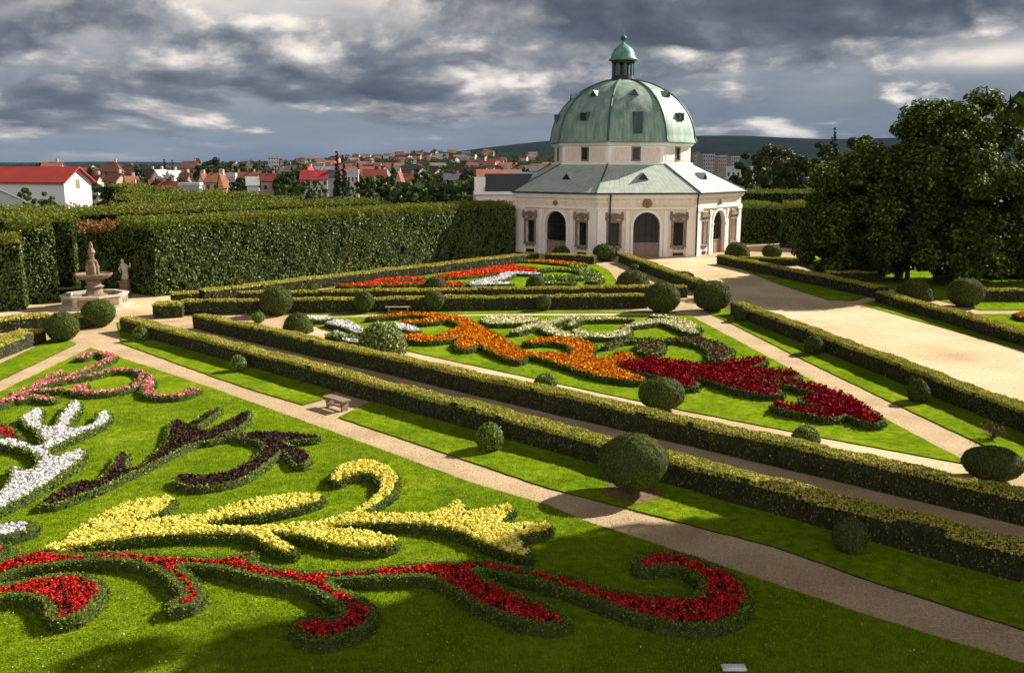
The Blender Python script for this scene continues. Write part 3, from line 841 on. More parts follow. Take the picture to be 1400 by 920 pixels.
bed('dark crimson feathered flower scroll at the right of the middle parterre', 'f_crimson', 'b_red', polys=[
    [(841, 501), (865, 497), (892, 493), (919, 496), (946, 500), (976, 505), (1006, 496), (1040, 492), (1049, 494), (1030, 501), (1012, 507), (1051, 508), (1093, 513), (1090, 519), (1060, 515), (1030, 518), (1012, 520), (990, 521), (994, 525), (1030, 525), (1063, 534), (1069, 541), (1030, 539), (997, 531), (964, 519), (934, 516), (952, 525), (951, 531), (931, 528), (916, 519), (880, 511), (850, 507)],
    [(1078, 525), (1114, 529), (1150, 542), (1180, 557), (1206, 575), (1200, 580), (1184, 579), (1168, 573), (1159, 567), (1138, 573), (1117, 570), (1102, 566), (1075, 563), (1057, 557), (1061, 553), (1090, 561), (1120, 563), (1138, 561), (1126, 556), (1096, 552), (1098, 544), (1132, 546), (1126, 541), (1090, 531)]],
    strokes=[([(1012, 519), (1045, 522), (1080, 527)], 0.22)], upright=0.3, ztall=0.22, **{**mk, 'fd': 190})
bed('white flower scroll behind the pale bush at the left of the middle parterre', 'f_white', 'b_white', polys=[
    [(446, 443), (458, 439), (478, 441), (486, 446), (498, 451), (499, 456), (484, 456), (474, 450), (457, 446)]], strokes=[([(424, 436), (436, 438), (448, 437)], 0.3), ([(544, 446), (558, 450), (566, 453)], [0.5, 0.5, 0.3]), ([(476, 466), (488, 468)], 0.3), ([(462, 456), (474, 462)], 0.15)], **mk)
bed('cream flower scroll with looping ribbons along the back of the middle parterre', 'f_cream', 'b_white', polys=[
    [(657, 441), (666, 434), (700, 433), (735, 437), (737, 441), (700, 444), (670, 444)]],
    strokes=[([(704, 455), (722, 449), (745, 444), (768, 438), (790, 434)], [0.2, 0.45, 0.6, 0.45, 0.3]), ([(745, 443), (752, 452), (772, 460), (797, 463)], [0.45, 0.5, 0.45, 0.2]),
             ([(780, 446), (792, 439), (828, 437), (862, 438)], [0.15, 0.25, 0.25, 0.15]), ([(788, 453), (802, 458), (830, 460), (850, 456), (856, 450)], [0.2, 0.65, 0.7, 0.5, 0.2]),
             ([(858, 447), (880, 443), (905, 440), (925, 445), (940, 452), (949, 456)], [0.2, 0.5, 0.6, 0.55, 0.5, 0.3]), ([(895, 433), (920, 436), (938, 442), (950, 450)], [0.25, 0.3, 0.3, 0.3])], **{**mk, 'fd': 140})
bed('withered brown ringed scroll between the cream and crimson ones', 'f_bare', 'b_dark', polys=[
    [(871, 471), (884, 468), (908, 471), (905, 481), (890, 486), (876, 480)], [(925, 464), (960, 463), (987, 471), (1004, 484), (987, 492), (970, 493), (972, 481), (957, 472), (933, 468)]],
    strokes=[([(828, 474), (846, 468), (873, 465.5), (905, 466), (930, 465)], [0.12, 0.14, 0.14, 0.14, 0.3])], part='withered_plants', **{**mk, 'edge': 'box_bright'})
bed('low clipped green knot in front of the white scroll by the pale bush', 'box_bright', 'b_dark', strokes=[([(455, 458), (465, 460), (480, 461)], [0.3, 0.5, 0.3])], part='leaves', **mk)

# far parterre
FG = 'scroll beds of the far parterre'
fk = dict(cell=0.16, fd=85, fs=0.2, ld=30, ls=0.18, ew=0.28, eh=0.26, fh=0.3, group=FG)
bed('red flower scroll at the pointed left end of the far parterre', 'f_orange_red', 'b_orange', polys=[[(455, 391.5), (491, 388), (520, 386), (522, 391)]], strokes=[([(500, 389), (531, 383), (571, 380.5)], [0.4, 0.8, 0.6]), ([(535, 389), (560, 388), (580, 387)], 0.6)], **fk)
bed('orange red flower plume along the back of the far parterre', 'f_orange_red', 'b_red', polys=[
    [(592, 378.5), (645, 370), (700, 362), (706, 365), (734, 366.5), (734, 371.5), (706, 371), (645, 378), (602, 381)]], **fk)
bed('orange red flower tip in the middle of the far parterre below the plume', 'f_orange_red', 'b_red', polys=[[(598, 389), (630, 386), (634, 390), (605, 391.5)]], **fk)
bed('white flower ribbon in the middle of the far parterre', 'f_white', 'b_white', strokes=[([(650, 387), (672, 384), (690, 378), (700, 374), (734, 375)], [0.5, 0.9, 0.6, 0.6, 0.4]), ([(648, 389), (690, 388)], 0.5)], **fk)
bed('yellow flower border at the rotunda end of the far parterre', 'f_orange', 'b_yellow', strokes=[([(719, 356.5), (745, 357.5), (768, 359.5), (795, 362)], [0.5, 0.8, 0.9, 0.5])], **fk)
bed('green box knot of rings at the right of the far parterre', 'box_bright', 'b_dark', strokes=[([(740, 370), (757, 368.5), (785, 369.5), (800, 374), (796, 380), (770, 382)], 0.4), ([(785, 364), (805, 370), (817, 379), (812, 385)], 0.5), ([(740, 380), (765, 378), (790, 379)], 0.4), ([(745, 387), (780, 387)], 0.3)], part='leaves', **{**fk, 'edge': 'box_leaf'})

# right parterre under the big tree
RG = 'flower beds of the right parterre'
bed('yellow flower row under the left side of the big tree', 'f_yellow', 'b_yellow', strokes=[([(1134, 370), (1160, 368.5), (1185, 367.5), (1206, 367)], [0.6, 0.5, 0.7, 0.5])], **{**fk, 'group': RG, 'fd': 30})
bed('orange yellow flower bed between rotunda hedge and the big tree', 'f_orange', 'b_yellow', strokes=[([(1078, 357), (1095, 357.5), (1112, 362), (1122, 366)], [0.5, 0.9, 0.6, 0.5])], **{**fk, 'group': RG})
bed('white flower row under the middle of the big tree', 'f_white', 'b_white', strokes=[([(1226, 365), (1242, 365.5)], 0.4), ([(1264, 367), (1280, 367)], 0.4)], **{**fk, 'group': RG, 'fd': 20})
bed('red and orange flower bed under the right side of the big tree', 'f_orange_red', 'b_red', strokes=[([(1355, 376), (1375, 376), (1410, 378), (1450, 380)], 0.8)], **{**fk, 'group': RG})
bed('small orange flower bed at the right edge beyond the long hedge', 'f_orange', 'b_orange', polys=[[(1386, 431), (1400, 427.5), (1440, 428), (1440, 437), (1400, 436)]], **{**mk, 'group': RG})

# ------------------------------------------------------------------ low hedges
def hline(p, q, w, h, side):
    """centre line from the near top edge seen in the photo; side: +1 when the hedge lies left of p->q"""
    a, b = G(*p, h), G(*q, h)
    d = (b - a) / np.linalg.norm(b - a)
    n = np.array([-d[1], d[0]]) * side
    k = max(2, int(np.linalg.norm(b - a) / 6))
    return [a + n * w / 2 + (b - a) * t for t in np.linspace(0, 1, k)]


LH = 'low clipped hedges of the parterre'
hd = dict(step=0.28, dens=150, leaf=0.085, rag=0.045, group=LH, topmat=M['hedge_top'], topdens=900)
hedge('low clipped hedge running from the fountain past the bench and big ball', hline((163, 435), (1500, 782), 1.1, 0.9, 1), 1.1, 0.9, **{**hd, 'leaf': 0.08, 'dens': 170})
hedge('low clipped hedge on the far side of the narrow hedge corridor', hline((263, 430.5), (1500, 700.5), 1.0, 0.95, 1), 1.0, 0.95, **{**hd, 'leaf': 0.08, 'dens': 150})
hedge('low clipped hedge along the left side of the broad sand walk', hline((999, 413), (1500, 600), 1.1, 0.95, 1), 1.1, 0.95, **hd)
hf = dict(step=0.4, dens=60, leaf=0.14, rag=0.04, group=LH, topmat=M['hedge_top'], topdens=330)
hedge('nearer of two parallel hedges behind the row of balls', hline((247, 411.5), (885, 403.5), 0.9, 1.05, 1), 0.9, 1.05, **hf)
hedge('farther of two parallel hedges below the far parterre', hline((322, 400), (940, 391), 0.9, 1.0, 1), 0.9, 1.0, **hf)
hedge('low hedge following the foot of the tall hornbeam wall', hline((280, 397.5), (737, 346), 1.2, 1.0, 1), 1.2, 1.0, **hf)
hedge('short hedge piece between the sand court and the hornbeam wall', hline((234, 402), (272, 400), 1.0, 0.9, 1), 1.0, 0.9, **hf)
hedge('square hedge block beside the sand court', hline((208, 417), (248, 416), 2.0, 1.0, 1), 2.0, 1.0, **hf)
hedge('low hedge along the broad walk close to the rotunda', hline((846, 347), (957, 387), 1.1, 1.0, 1), 1.1, 1.0, **hf)
hedge('low hedge right of the broad walk beside the rotunda door', hline((980, 349), (1200, 393), 1.1, 1.0, 1), 1.1, 1.0, **hf)
hedge('low hedge right of the broad walk in front of two domed balls', hline((1197, 399), (1560, 500), 1.2, 0.85, 1), 1.2, 0.85, **hf)
hedge('low hedge under the right side of the big tree', hline((1345, 396), (1480, 397), 0.9, 1.0, 1), 0.9, 1.0, **hf)
hedge('dark low hedge in the shade of the big tree', hline((1130, 372), (1210, 372), 0.9, 1.0, 1), 0.9, 1.0, **hf)
hedge('low hedge at the left edge nearest the tall dark hedges', hline((-90, 446), (68, 431), 1.4, 0.9, 1), 1.4, 0.9, **hf)
hedge('low hedge sloping down the left edge beside the lawn', hline((-160, 530), (62, 450), 1.6, 0.8, 1), 1.6, 0.8, **hd)
hedge('short low hedge between the two balls by the fountain', hline((100, 434), (122, 431), 1.2, 0.9, 1), 1.2, 0.9, **hf)
hedge('low hedge below the rotunda between the dark balls', hline((745, 347), (812, 350), 0.9, 1.0, 1), 0.9, 1.0, **hf)
hedge('low hedge crossing the grass right of the rotunda', hline((1010, 352), (1090, 354), 0.9, 0.8, 1), 0.9, 0.8, **hf)


# ------------------------------------------------------------------ clipped balls
def topiary(label, x0, x1, y0, y1, body='ball_body', leafm='ball_leaf', shape='ball', group='clipped topiary balls', dens=None, leaf=None, name='topiary_ball', rag=1.0, soil=False):
    px, base = (x0 + x1) / 2, y1 - (0.04 if shape != 'dome' else 0.0) * (y1 - y0)
    g = G(px, base)
    dist = math.hypot(g[0], g[1], H)
    fwd = g[1] * CP + H * SP
    mpp = fwd / F
    w, h = (x1 - x0) * mpp, (y1 - y0) * mpp
    el = math.atan2(H, math.hypot(*g))
    r = w / 2
    if shape == 'ball':
        hz = 2 * math.sqrt(max((h / 2) ** 2 - (r * math.sin(el)) ** 2, (0.3 * r) ** 2)) / math.cos(el)
    else:
        hz = max(0.3, (h - 2 * r * 0.35 * math.sin(el)) / math.cos(el))
    seg, rings = 28, 16
    v = []
    for i in range(rings + 1):
        t = i / rings
        if shape == 'dome':
            z, rr = hz * math.sin(t * PI / 2), r * math.cos(t * PI / 2) ** 0.8
        elif shape == 'egg':
            z = hz * t
            rr = r * (math.sin(PI * min(1, 0.16 + 0.84 * t)) ** 0.62) if t < 1 else 0.0
        elif shape == 'pear':
            z = hz * (1 - math.cos(PI * t)) / 2
            rr = r * math.sin(PI * t) ** 0.85 * (1 - 0.30 * max(0, 1 - 1.75 * t)) / 0.985
            z = hz * (t ** 0.93 * 0.5 + 0.5 * (1 - math.cos(PI * t)) / 2)
            rr = max(rr, r * 0.2 * (1 - t))
        else:
            z = hz * (1 - math.cos(PI * t)) / 2
            rr = max(r * math.sin(PI * t), r * 0.12 * (1 - t))
        for k in range(seg):
            a = 2 * PI * k / seg
            v.append((rr * math.sin(a), rr * math.cos(a), z))
    v = np.array(v)
    d = np.c_[v[:, :2], v[:, 2] - hz / 2]
    d /= np.linalg.norm(d, axis=1, keepdims=True) + 1e-9
    v = v + d * (wob(v + g[0], 0.045 * r ** 0.5 * rag, 1.7 / max(r, 0.4)) + wob(v + g[1], 0.012 * rag, 6 / max(r, 0.4)) + rng.normal(0, 0.006, len(v)))[:, None]
    q = []
    for i in range(rings):
        for k in range(seg):
            k2 = (k + 1) % seg
            q.append((i * seg + k, (i + 1) * seg + k, (i + 1) * seg + k2, i * seg + k2))
    q = np.array(q)[:, ::-1]
    q = q[:, ::-1]
    leaf = leaf or max(0.05, 2.1 * mpp)
    dens = dens or min(1100, 2.4 / (leaf * leaf))
    P, n = scatter(v, q, dens, leaf * 0.4)
    stray = rng.random(len(P)) < 0.03
    P[stray] += n[stray] * (leaf * rng.uniform(0.5, 1.6, (stray.sum(), 1)))
    dd = P - np.array([0, 0, hz / 2])
    dd /= np.linalg.norm(dd, axis=1, keepdims=True) + 1e-9
    P[:, 2] = np.maximum(P[:, 2], 0.01)
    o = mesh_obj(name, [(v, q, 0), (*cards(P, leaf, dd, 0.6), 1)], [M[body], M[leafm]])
    o.location = (g[0], g[1], 0.03)
    if soil:
        k = 22
        rr = r * (0.85 if shape == 'pear' else 0.8) * (1 + 0.12 * np.sin(np.arange(k) * 1.3) + rng.normal(0, 0.05, k))
        mesh_obj('bare_soil', [(np.c_[rr * np.sin(np.arange(k) * 2 * PI / k), rr * np.cos(np.arange(k) * 2 * PI / k), np.full(k, 0.026)], [tuple(range(k - 1, -1, -1))], 0)], [M['bare_soil']], o)
    return tag(o, label, 'topiary', group)


T = topiary
T('largest clipped ball, pear shaped, between the long path and the front hedge', 818, 912, 588, 678, shape='pear', soil=True)
T('domed ball on the hedge edge below the crimson scroll', 873, 935, 517, 562, shape='ball')
T('pale leafy dome shaped bush at the left tip of the orange scroll', 490, 555, 438, 482, 'ball_body', 'pale_leaf', 'dome', rag=2, name='dome_bush', leaf=0.14)
T('squat dark dome right of the tallest ball by the double hedge', 387, 428, 427, 454, shape='dome')
T('tallest ball in front of the left part of the double hedge', 357, 400, 394, 433)
T('very dark flattened ball at the right end of the pink path', 1317, 1393, 610, 657, shape='ball')
T('left one of two dark balls at the gap to the broad walk', 881, 929, 388, 429)
T('right one of two dark balls at the gap to the broad walk', 948, 998, 386, 427)
T('dome behind the double hedge above the gap balls', 842, 888, 369, 392, shape='dome')
T('dome beside the broad walk above the right gap ball', 917, 952, 371, 389, shape='dome')
T('dark ball on the left lawn between fountain and path corner', 65, 108, 429, 468)
T('olive ball directly in front of the fountain basin', 115, 158, 411, 448)
T('dark dome by the right corner of the rotunda', 991, 1024, 331, 350, shape='dome')
T('dark ball between the rotunda and the big tree', 1042, 1068, 336, 355)
T('sunlit dome on the long hedge right of the broad walk', 1224, 1273, 380, 410, shape='dome')
T('round ball under the big tree beyond the right hedge', 1295, 1342, 382, 421)
T('dark ball before the rotunda wall left of the arched door', 811, 843, 335, 358)
T('smaller dark ball before the left face of the rotunda', 755, 779, 338, 356)
T('left one of two equal balls beside the far bench', 485, 512, 400, 429)
T('right one of two equal balls beside the far bench', 581, 608, 399, 427)
T('small ball near the middle of the double hedge', 733, 753, 405, 426)
T('low dome in the left corner of the far parterre', 409, 436, 380, 395, shape='dome')
T('low dome below the orange red plume of the far parterre', 581, 611, 378, 393, shape='dome')
T('low dome below the white ribbon of the far parterre', 719, 745, 376, 393, shape='dome')
T('small round bush on the far parterre path near the rotunda', 860, 874, 362, 373)
EG = 'small egg shaped bushes on the lawn strips'
e = dict(leafm='egg_leaf', shape='egg', group=EG, name='egg_bush')
T('small egg bush on the lawn strip nearest the fountain', 183, 203, 446, 467, **e)
T('small egg bush on the lawn strip between fountain and bench', 316, 337, 485, 509, **e)
T('bright egg bush on the lawn strip between bench and largest ball', 651, 688, 576, 617, soil=True, **e)
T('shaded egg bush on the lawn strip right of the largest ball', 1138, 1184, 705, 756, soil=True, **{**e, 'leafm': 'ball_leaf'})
T('small dark bush first beside the pink path near the gap balls', 1003, 1024, 419, 440, **{**e, 'leafm': 'ball_leaf'})
T('small dark bush halfway along the pink path', 1099, 1125, 458, 485, **{**e, 'leafm': 'ball_leaf'})
T('dark bush beside the pink path nearest the dry shrub', 1240, 1269, 517, 551, **{**e, 'leafm': 'ball_leaf'})
T('tiny round bush left of the squat dome behind the corridor hedge', 345, 362, 428, 442, **{**e, 'shape': 'ball'})
T('low green dome at the hedge below the crimson scroll tip', 1082, 1120, 580, 604, leafm='egg_leaf', shape='dome', group=EG, name='dome_bush')
T('low pale green dome at the hedge below the orange scroll', 730, 762, 510, 526, leafm='egg_leaf', shape='dome', group=EG, name='dome_bush')
T('tiny round bush beside the square hedge block', 250, 265, 413, 427, **{**e, 'shape': 'ball'})


def dry_shrub():
    g = G(1357, 601)
    parts = []
    for k in range(26):
        a, el = rng.uniform(0, 2 * PI), rng.uniform(0.4, 1.5)
        L = rng.uniform(0.3, 0.75)
        p = [(0, 0, 0)]
        for t in (0.5, 1.0):
            p.append((L * t * math.cos(a) * math.cos(el) + rng.normal(0, 0.03), L * t * math.sin(a) * math.cos(el) + rng.normal(0, 0.03), L * t * math.sin(el)))
        parts.append((*tube(p, [0.018, 0.012, 0.004], 5), 0))
    P = rng.normal(0, 0.2, (260, 3))
    P[:, 2] = np.abs(P[:, 2]) + 0.25
    parts.append((*cards(P, 0.09), 1))
    o = mesh_obj('dry_shrub', parts, [M['bark'], M['dry']])
    o.location = (g[0], g[1], 0.05)
    tag(o, 'dry twiggy brown shrub on the lawn strip above the very dark ball', 'shrub')


dry_shrub()
# ------------------------------------------------------------------ benches, white panel, fountain, statue
def bench(label, px, py, ang, L, hgt, mat, back=False):
    g = G(px, py)
    t = thing('bench', label, 'bench', (g[0], g[1], 0.004), ang, 'garden benches')
    sl = []
    for k in range(3):
        sl.append((*box(0, -0.17 + 0.17 * k, hgt, L, 0.155, 0.055), 0))
    mesh_obj('seat', sl, [mat], t)
    for s in (-1, 1):
        v, f = box(s * L * 0.36, 0, hgt * 0.46, 0.12, 0.40, hgt * 0.92)
        v[4:, 1] *= 1.05
        v[:4, 1] *= 0.75
        mesh_obj('leg', [(v, f, 0)], [mat], t)
    mesh_obj('stretcher', [(*box(0, 0, hgt * 0.32, L * 0.72 - 0.125, 0.08, 0.09), 0)], [mat], t)
    if back:
        mesh_obj('backrest', [(*box(0, 0.26, hgt + 0.32, L, 0.04, 0.28), 0)], [mat], t)
    return t


a = G(440, 536); b = G(486, 549)
bench('weathered wooden bench in the gravel gap beside the front hedge', 461, 559, math.atan2(*(b - a)[::-1]), 1.55, 0.5, M['wood_grey'])
bench('far wooden bench between two balls before the double hedge', 545, 428, -0.02, 2.0, 0.46, M['wood_grey'])
bench('reddish wooden bench at the foot of the hornbeam wall', 388, 384, 0.86, 1.7, 0.5, M['wood_red'], True)
g = G(1003, 917)
o = mesh_obj('lawn_sign', [(*box(0, 0, 0.035, 0.52, 0.22, 0.05), 0), (*box(0, 0, 0.07, 0.44, 0.16, 0.02), 0)], [M['sheet']])
o.location = (g[0], g[1], 0.05)
tag(o, 'small pale white panel lying on the shaded lawn at the bottom edge', 'panel')


def fountain():
    c = G(131, 418)
    t = thing('fountain', 'tiered sandstone fountain with statues in an octagonal basin', 'fountain', (c[0], c[1], 0.008))
    R = 2.42
    r0 = 0.25
    mesh_obj('basin', [(*lathe([(R + 0.25, 0), (R + 0.25, 0.14), (R, 0.16), (R, 0.82), (R + 0.12, 0.86), (R + 0.12, 1.0), (R - 0.32, 1.0), (R - 0.36, 0.5), (0.1, 0.5)], 8, r0, cap=False), 0)], [M['stone_pale']], t)
    mesh_obj('water', [(np.array([[(R - 0.3) * math.sin(i * PI / 4 + r0), (R - 0.3) * math.cos(i * PI / 4 + r0), 0.78] for i in range(8)]), [tuple(range(7, -1, -1))], 0)], [M['water']], t)
    mesh_obj('pedestal', [(*lathe([(0.95, 0.5), (0.95, 0.9), (0.7, 0.95), (0.55, 1.3), (0.75, 1.55), (0.5, 1.7), (0.6, 2.0), (0.95, 2.12)], 16), 0)], [M['stone']], t)
    mesh_obj('bowl', [(*lathe([(0.5, 2.1), (1.15, 2.2), (1.38, 2.42), (1.45, 2.55), (1.34, 2.58), (1.1, 2.45), (0.3, 2.40)], 20), 0)], [M['stone']], t)
    pn = []
    for k in range(8):
        a = r0 + (k + 0.5) * PI / 4
        ap = R * math.cos(PI / 8)
        w_ = 2 * R * math.sin(PI / 8)
        nn, rr = np.array([math.sin(a), math.cos(a)]), np.array([-math.cos(a), math.sin(a)])
        q = np.array([(*(nn * (ap + d) + rr * u), z) for z in (0.26, 0.74) for u, d in ((-w_ * .36, .05), (w_ * .36, .05), (w_ * .36, .003), (-w_ * .36, .003))])
        pn.append((q, [(0, 3, 2, 1), (4, 5, 6, 7), (0, 1, 5, 4), (1, 2, 6, 5), (2, 3, 7, 6), (3, 0, 4, 7)], 0))
    mesh_obj('basin_panels', pn, [M['stone']], t)
    # figures carrying the upper shaft
    for k in range(3):
        a = k * 2.1 + 0.5
        x, y = 0.36 * math.sin(a), 0.36 * math.cos(a)
        prof = [(0.10, 2.40), (0.19, 2.5), (0.17, 2.75), (0.20, 3.0), (0.17, 3.2), (0.08, 3.26), (0.10, 3.33), (0.11, 3.42), (0.04, 3.52)]
        mesh_obj('figure', [(*lathe(prof, 10, cx=x, cy=y), 0), (*tube([(x, y, 3.15), (x * 1.7, y * 1.7, 3.0), (x * 1.2, y * 1.2, 3.45)], [0.06, 0.05, 0.04], 6), 0)], [M['stone']], t, smooth=True)
    mesh_obj('shaft', [(*lathe([(0.22, 2.4), (0.2, 3.4), (0.34, 3.5), (0.36, 3.6), (0.18, 3.72), (0.2, 4.1), (0.3, 4.25), (0.24, 4.4), (0.12, 4.6), (0.15, 4.8), (0.02, 5.1)], 14), 0)], [M['stone']], t)


fountain()


def statue():
    g = G(172, 404)
    t = thing('statue', 'pale stone figure on a pedestal against the dark hedge by the fountain', 'statue', (g[0], g[1], 0))
    mesh_obj('pedestal', [(*lathe([(0.62, 0), (0.62, 0.2), (0.48, 0.26), (0.46, 1.1), (0.58, 1.18), (0.58, 1.32)], 4, PI / 4), 0)], [M['stone']], t)
    pr = [(0.24, 1.32), (0.32, 1.45), (0.27, 1.8), (0.24, 2.05), (0.30, 2.25), (0.34, 2.55), (0.24, 2.74), (0.1, 2.8), (0.12, 2.88), (0.15, 2.98), (0.12, 3.1), (0.03, 3.17)]
    v, f = lathe(pr, 14)
    v[:, 0] += 0.10 * np.sin((v[:, 2] - 1.3) * 2.4)
    v[:, 1] *= 0.75
    arms = [(*tube([(0.26, 0, 2.6), (0.55, 0.05, 2.45), (0.62, -0.12, 2.8)], [0.09, 0.075, 0.05], 7), 0), (*tube([(-0.22, 0, 2.6), (-0.42, 0.0, 2.25), (-0.2, -0.2, 2.0)], [0.09, 0.07, 0.05], 7), 0)]
    mesh_obj('figure', [(v, f, 0)] + arms, [M['stone_pale']], t, smooth=True)


statue()
# ------------------------------------------------------------------ tall hornbeam hedges
TG = 'tall hornbeam hedges of the maze'


def tall(label, a, b, h, th, za=0.0, dens=34, leaf=0.26, top='horn_top', shoot=0.8, step=0.9, rag=0.12, ext=None):
    """a -> b: foot of the face nearest the camera (photo points or metres); th: thickness going away"""
    p = np.array(a, float) if ext else G(*a)
    q = np.array(b, float) if ext else G(*b)
    d = (q - p) / np.linalg.norm(q - p)
    n = np.array([-d[1], d[0]])
    if n @ (p + q) < 0:
        n = -n
    k = max(2, int(np.linalg.norm(q - p) / 8))
    path = [p + n * th / 2 + (q - p) * t for t in np.linspace(0, 1, k)]
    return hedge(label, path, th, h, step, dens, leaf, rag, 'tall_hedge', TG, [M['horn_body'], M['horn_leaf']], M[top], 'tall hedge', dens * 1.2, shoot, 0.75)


A0, B0 = G(213, 406), G(704, 346)
dm = (B0 - A0) / np.linalg.norm(B0 - A0)
nm = np.array([-dm[1], dm[0]])
if nm @ A0 < 0:
    nm = -nm
LEN = np.linalg.norm(B0 - A0)


def row(label, off, t0, t1, h, th, **k):
    tall(label, A0 + nm * off + dm * t0, A0 + nm * off + dm * t1, h, th, ext=True, **k)


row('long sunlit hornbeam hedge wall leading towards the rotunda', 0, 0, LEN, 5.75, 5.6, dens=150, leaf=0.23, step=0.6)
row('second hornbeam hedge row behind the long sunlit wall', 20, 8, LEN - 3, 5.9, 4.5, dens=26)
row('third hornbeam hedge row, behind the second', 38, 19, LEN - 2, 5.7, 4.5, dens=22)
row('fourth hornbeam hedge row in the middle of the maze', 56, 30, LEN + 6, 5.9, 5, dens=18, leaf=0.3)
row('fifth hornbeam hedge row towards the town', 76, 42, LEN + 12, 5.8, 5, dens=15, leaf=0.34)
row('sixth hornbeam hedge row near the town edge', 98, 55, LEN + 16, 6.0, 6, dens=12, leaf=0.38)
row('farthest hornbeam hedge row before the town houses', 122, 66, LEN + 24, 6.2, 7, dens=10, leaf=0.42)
tall('tall hedge block at the left edge nearest the camera', (-120, 432), (34, 424), 5.15, 3.0, dens=130, leaf=0.22)
tall('narrow tall hedge block between dark gaps left of the fountain', (37, 417), (82, 413), 6.0, 5.0, dens=130, leaf=0.22)
tall('hedge block with rusty brown top behind the fountain', (112, 401), (166, 399), 5.3, 3.4, top='rust_leaf', dens=120, leaf=0.22, shoot=0.9)
tall('long hedge top running behind the fountain to the left edge', (-160, 399), (104, 392), 5.9, 4.0, dens=80, leaf=0.24)
tall('hedge row at the left below the white warehouse', (-160, 372), (165, 368), 5.7, 5.0, dens=24)
tall('hedge row beside the warehouse gable', (-160, 350), (185, 346), 5.2, 6.0, dens=16, leaf=0.34)
tall('tall hedge to the right of the rotunda', (1000, 333), (1068, 333), 4.9, 9.0, dens=80)
tall('dark tall hedge block between the rotunda and the big tree', (1066, 339), (1180, 342), 5.4, 6.0, dens=70)
tall('far hedge strip right of the rotunda before the wooded park', (1000, 300), (1260, 300), 5.2, 8.0, dens=12, leaf=0.4)

# ------------------------------------------------------------------ rotunda
RX, RY = 14.75, 126.0
AZ = math.radians(174)
S = 12.25
APO = S / 2 / math.tan(PI / 8)
CIR = S / 2 / math.sin(PI / 8)
rot_ = thing('rotunda', 'octagonal cream rotunda with green copper dome and lantern', 'rotunda', (RX, RY, 0))


def facepts(k, uvw, apo=APO):
    """face k; (u to the viewer's right, outwards, z) -> local"""
    a = AZ + k * PI / 4
    n = np.array([math.sin(a), math.cos(a)])
    r = np.array([-n[1], n[0]])
    p = np.asarray(uvw, float)
    xy = r[None] * p[:, :1] + n[None] * (apo + p[:, 1:2])
    return np.c_[xy, p[:, 2]]


def wall_face(ops, s, h, depth=0.55):
    """one wall face with real openings: ops = [(u centre, width, z0, z1, arched)]"""
    v, f = [], []

    def quad(*p):
        b = len(v)
        v.extend(p)
        f.append(tuple(range(b, b + len(p))))
    x = -s / 2
    for uc, w, z0, z1, arch in sorted(ops):
        l, r = uc - w / 2, uc + w / 2
        quad((x, 0, 0), (l, 0, 0), (l, 0, h), (x, 0, h))
        if z0 > 0:
            quad((l, 0, 0), (r, 0, 0), (r, 0, z0), (l, 0, z0))
            quad((l, 0, z0), (r, 0, z0), (r, -depth, z0), (l, -depth, z0))
        if arch:
            n = 14
            arc = [(uc - w / 2 * math.cos(PI * i / n), z1 + w / 2 * math.sin(PI * i / n)) for i in range(n + 1)]
        else:
            arc = [(l, z1), (r, z1)]
        for (u0, a0), (u1, a1) in zip(arc[:-1], arc[1:]):
            quad((u0, 0, a0), (u1, 0, a1), (u1, 0, h), (u0, 0, h))
            quad((u0, 0, a0), (u0, -depth, a0), (u1, -depth, a1), (u1, 0, a1))
        quad((l, 0, z0), (l, -depth, z0), (l, -depth, z1), (l, 0, z1))
        quad((r, 0, z0), (r, 0, z1), (r, -depth, z1), (r, -depth, z0))
        x = r
    quad((x, 0, 0), (s / 2, 0, 0), (s / 2, 0, h), (x, 0, h))
    return np.array(v), f


OPS = [(-4.0, 1.35, 1.35, 4.15, False), (0, 3.3, 0, 3.75, True), (4.0, 1.35, 1.35, 4.15, False)]
wp = []
for k in range(8):
    v, f = wall_face(OPS, S, 7.7)
    wp.append((facepts(k, v), f, 0))
mesh_obj('wall', wp, [M['plaster']], rot_)


def bx(u0, u1, d0, d1, z0, z1):
    v = [(u, d, z) for z in (z0, z1) for u, d in ((u0, d1), (u1, d1), (u1, d0), (u0, d0))]
    return np.array(v, float), [(0, 3, 2, 1), (4, 5, 6, 7), (0, 1, 5, 4), (1, 2, 6, 5), (2, 3, 7, 6), (3, 0, 4, 7)]


def fmesh(name, k, shapes, mats, parent, apo=APO):
    return mesh_obj(name, [(facepts(k, v, apo), f, s) for v, f, s in shapes], mats, parent)


def arch_strip(uc, w, spring, t, d0, d1, n=16):
    v, f = [], []
    for i in range(n + 1):
        a = PI * i / n
        for rr in (w / 2, w / 2 + t):
            for d in (d0, d1):
                v.append((uc - rr * math.cos(a), d, spring + rr * math.sin(a)))
    for i in range(n):
        b = i * 4
        f += [(b + 1, b + 5, b + 7, b + 3), (b, b + 1, b + 5, b + 4), (b + 2, b + 6, b + 7, b + 3)]
    return np.array(v), f


def disc_pts(uc, zc, r, d, n=14):
    return np.array([(uc + r * math.cos(2 * PI * i / n), d, zc + r * math.sin(2 * PI * i / n)) for i in range(n)])


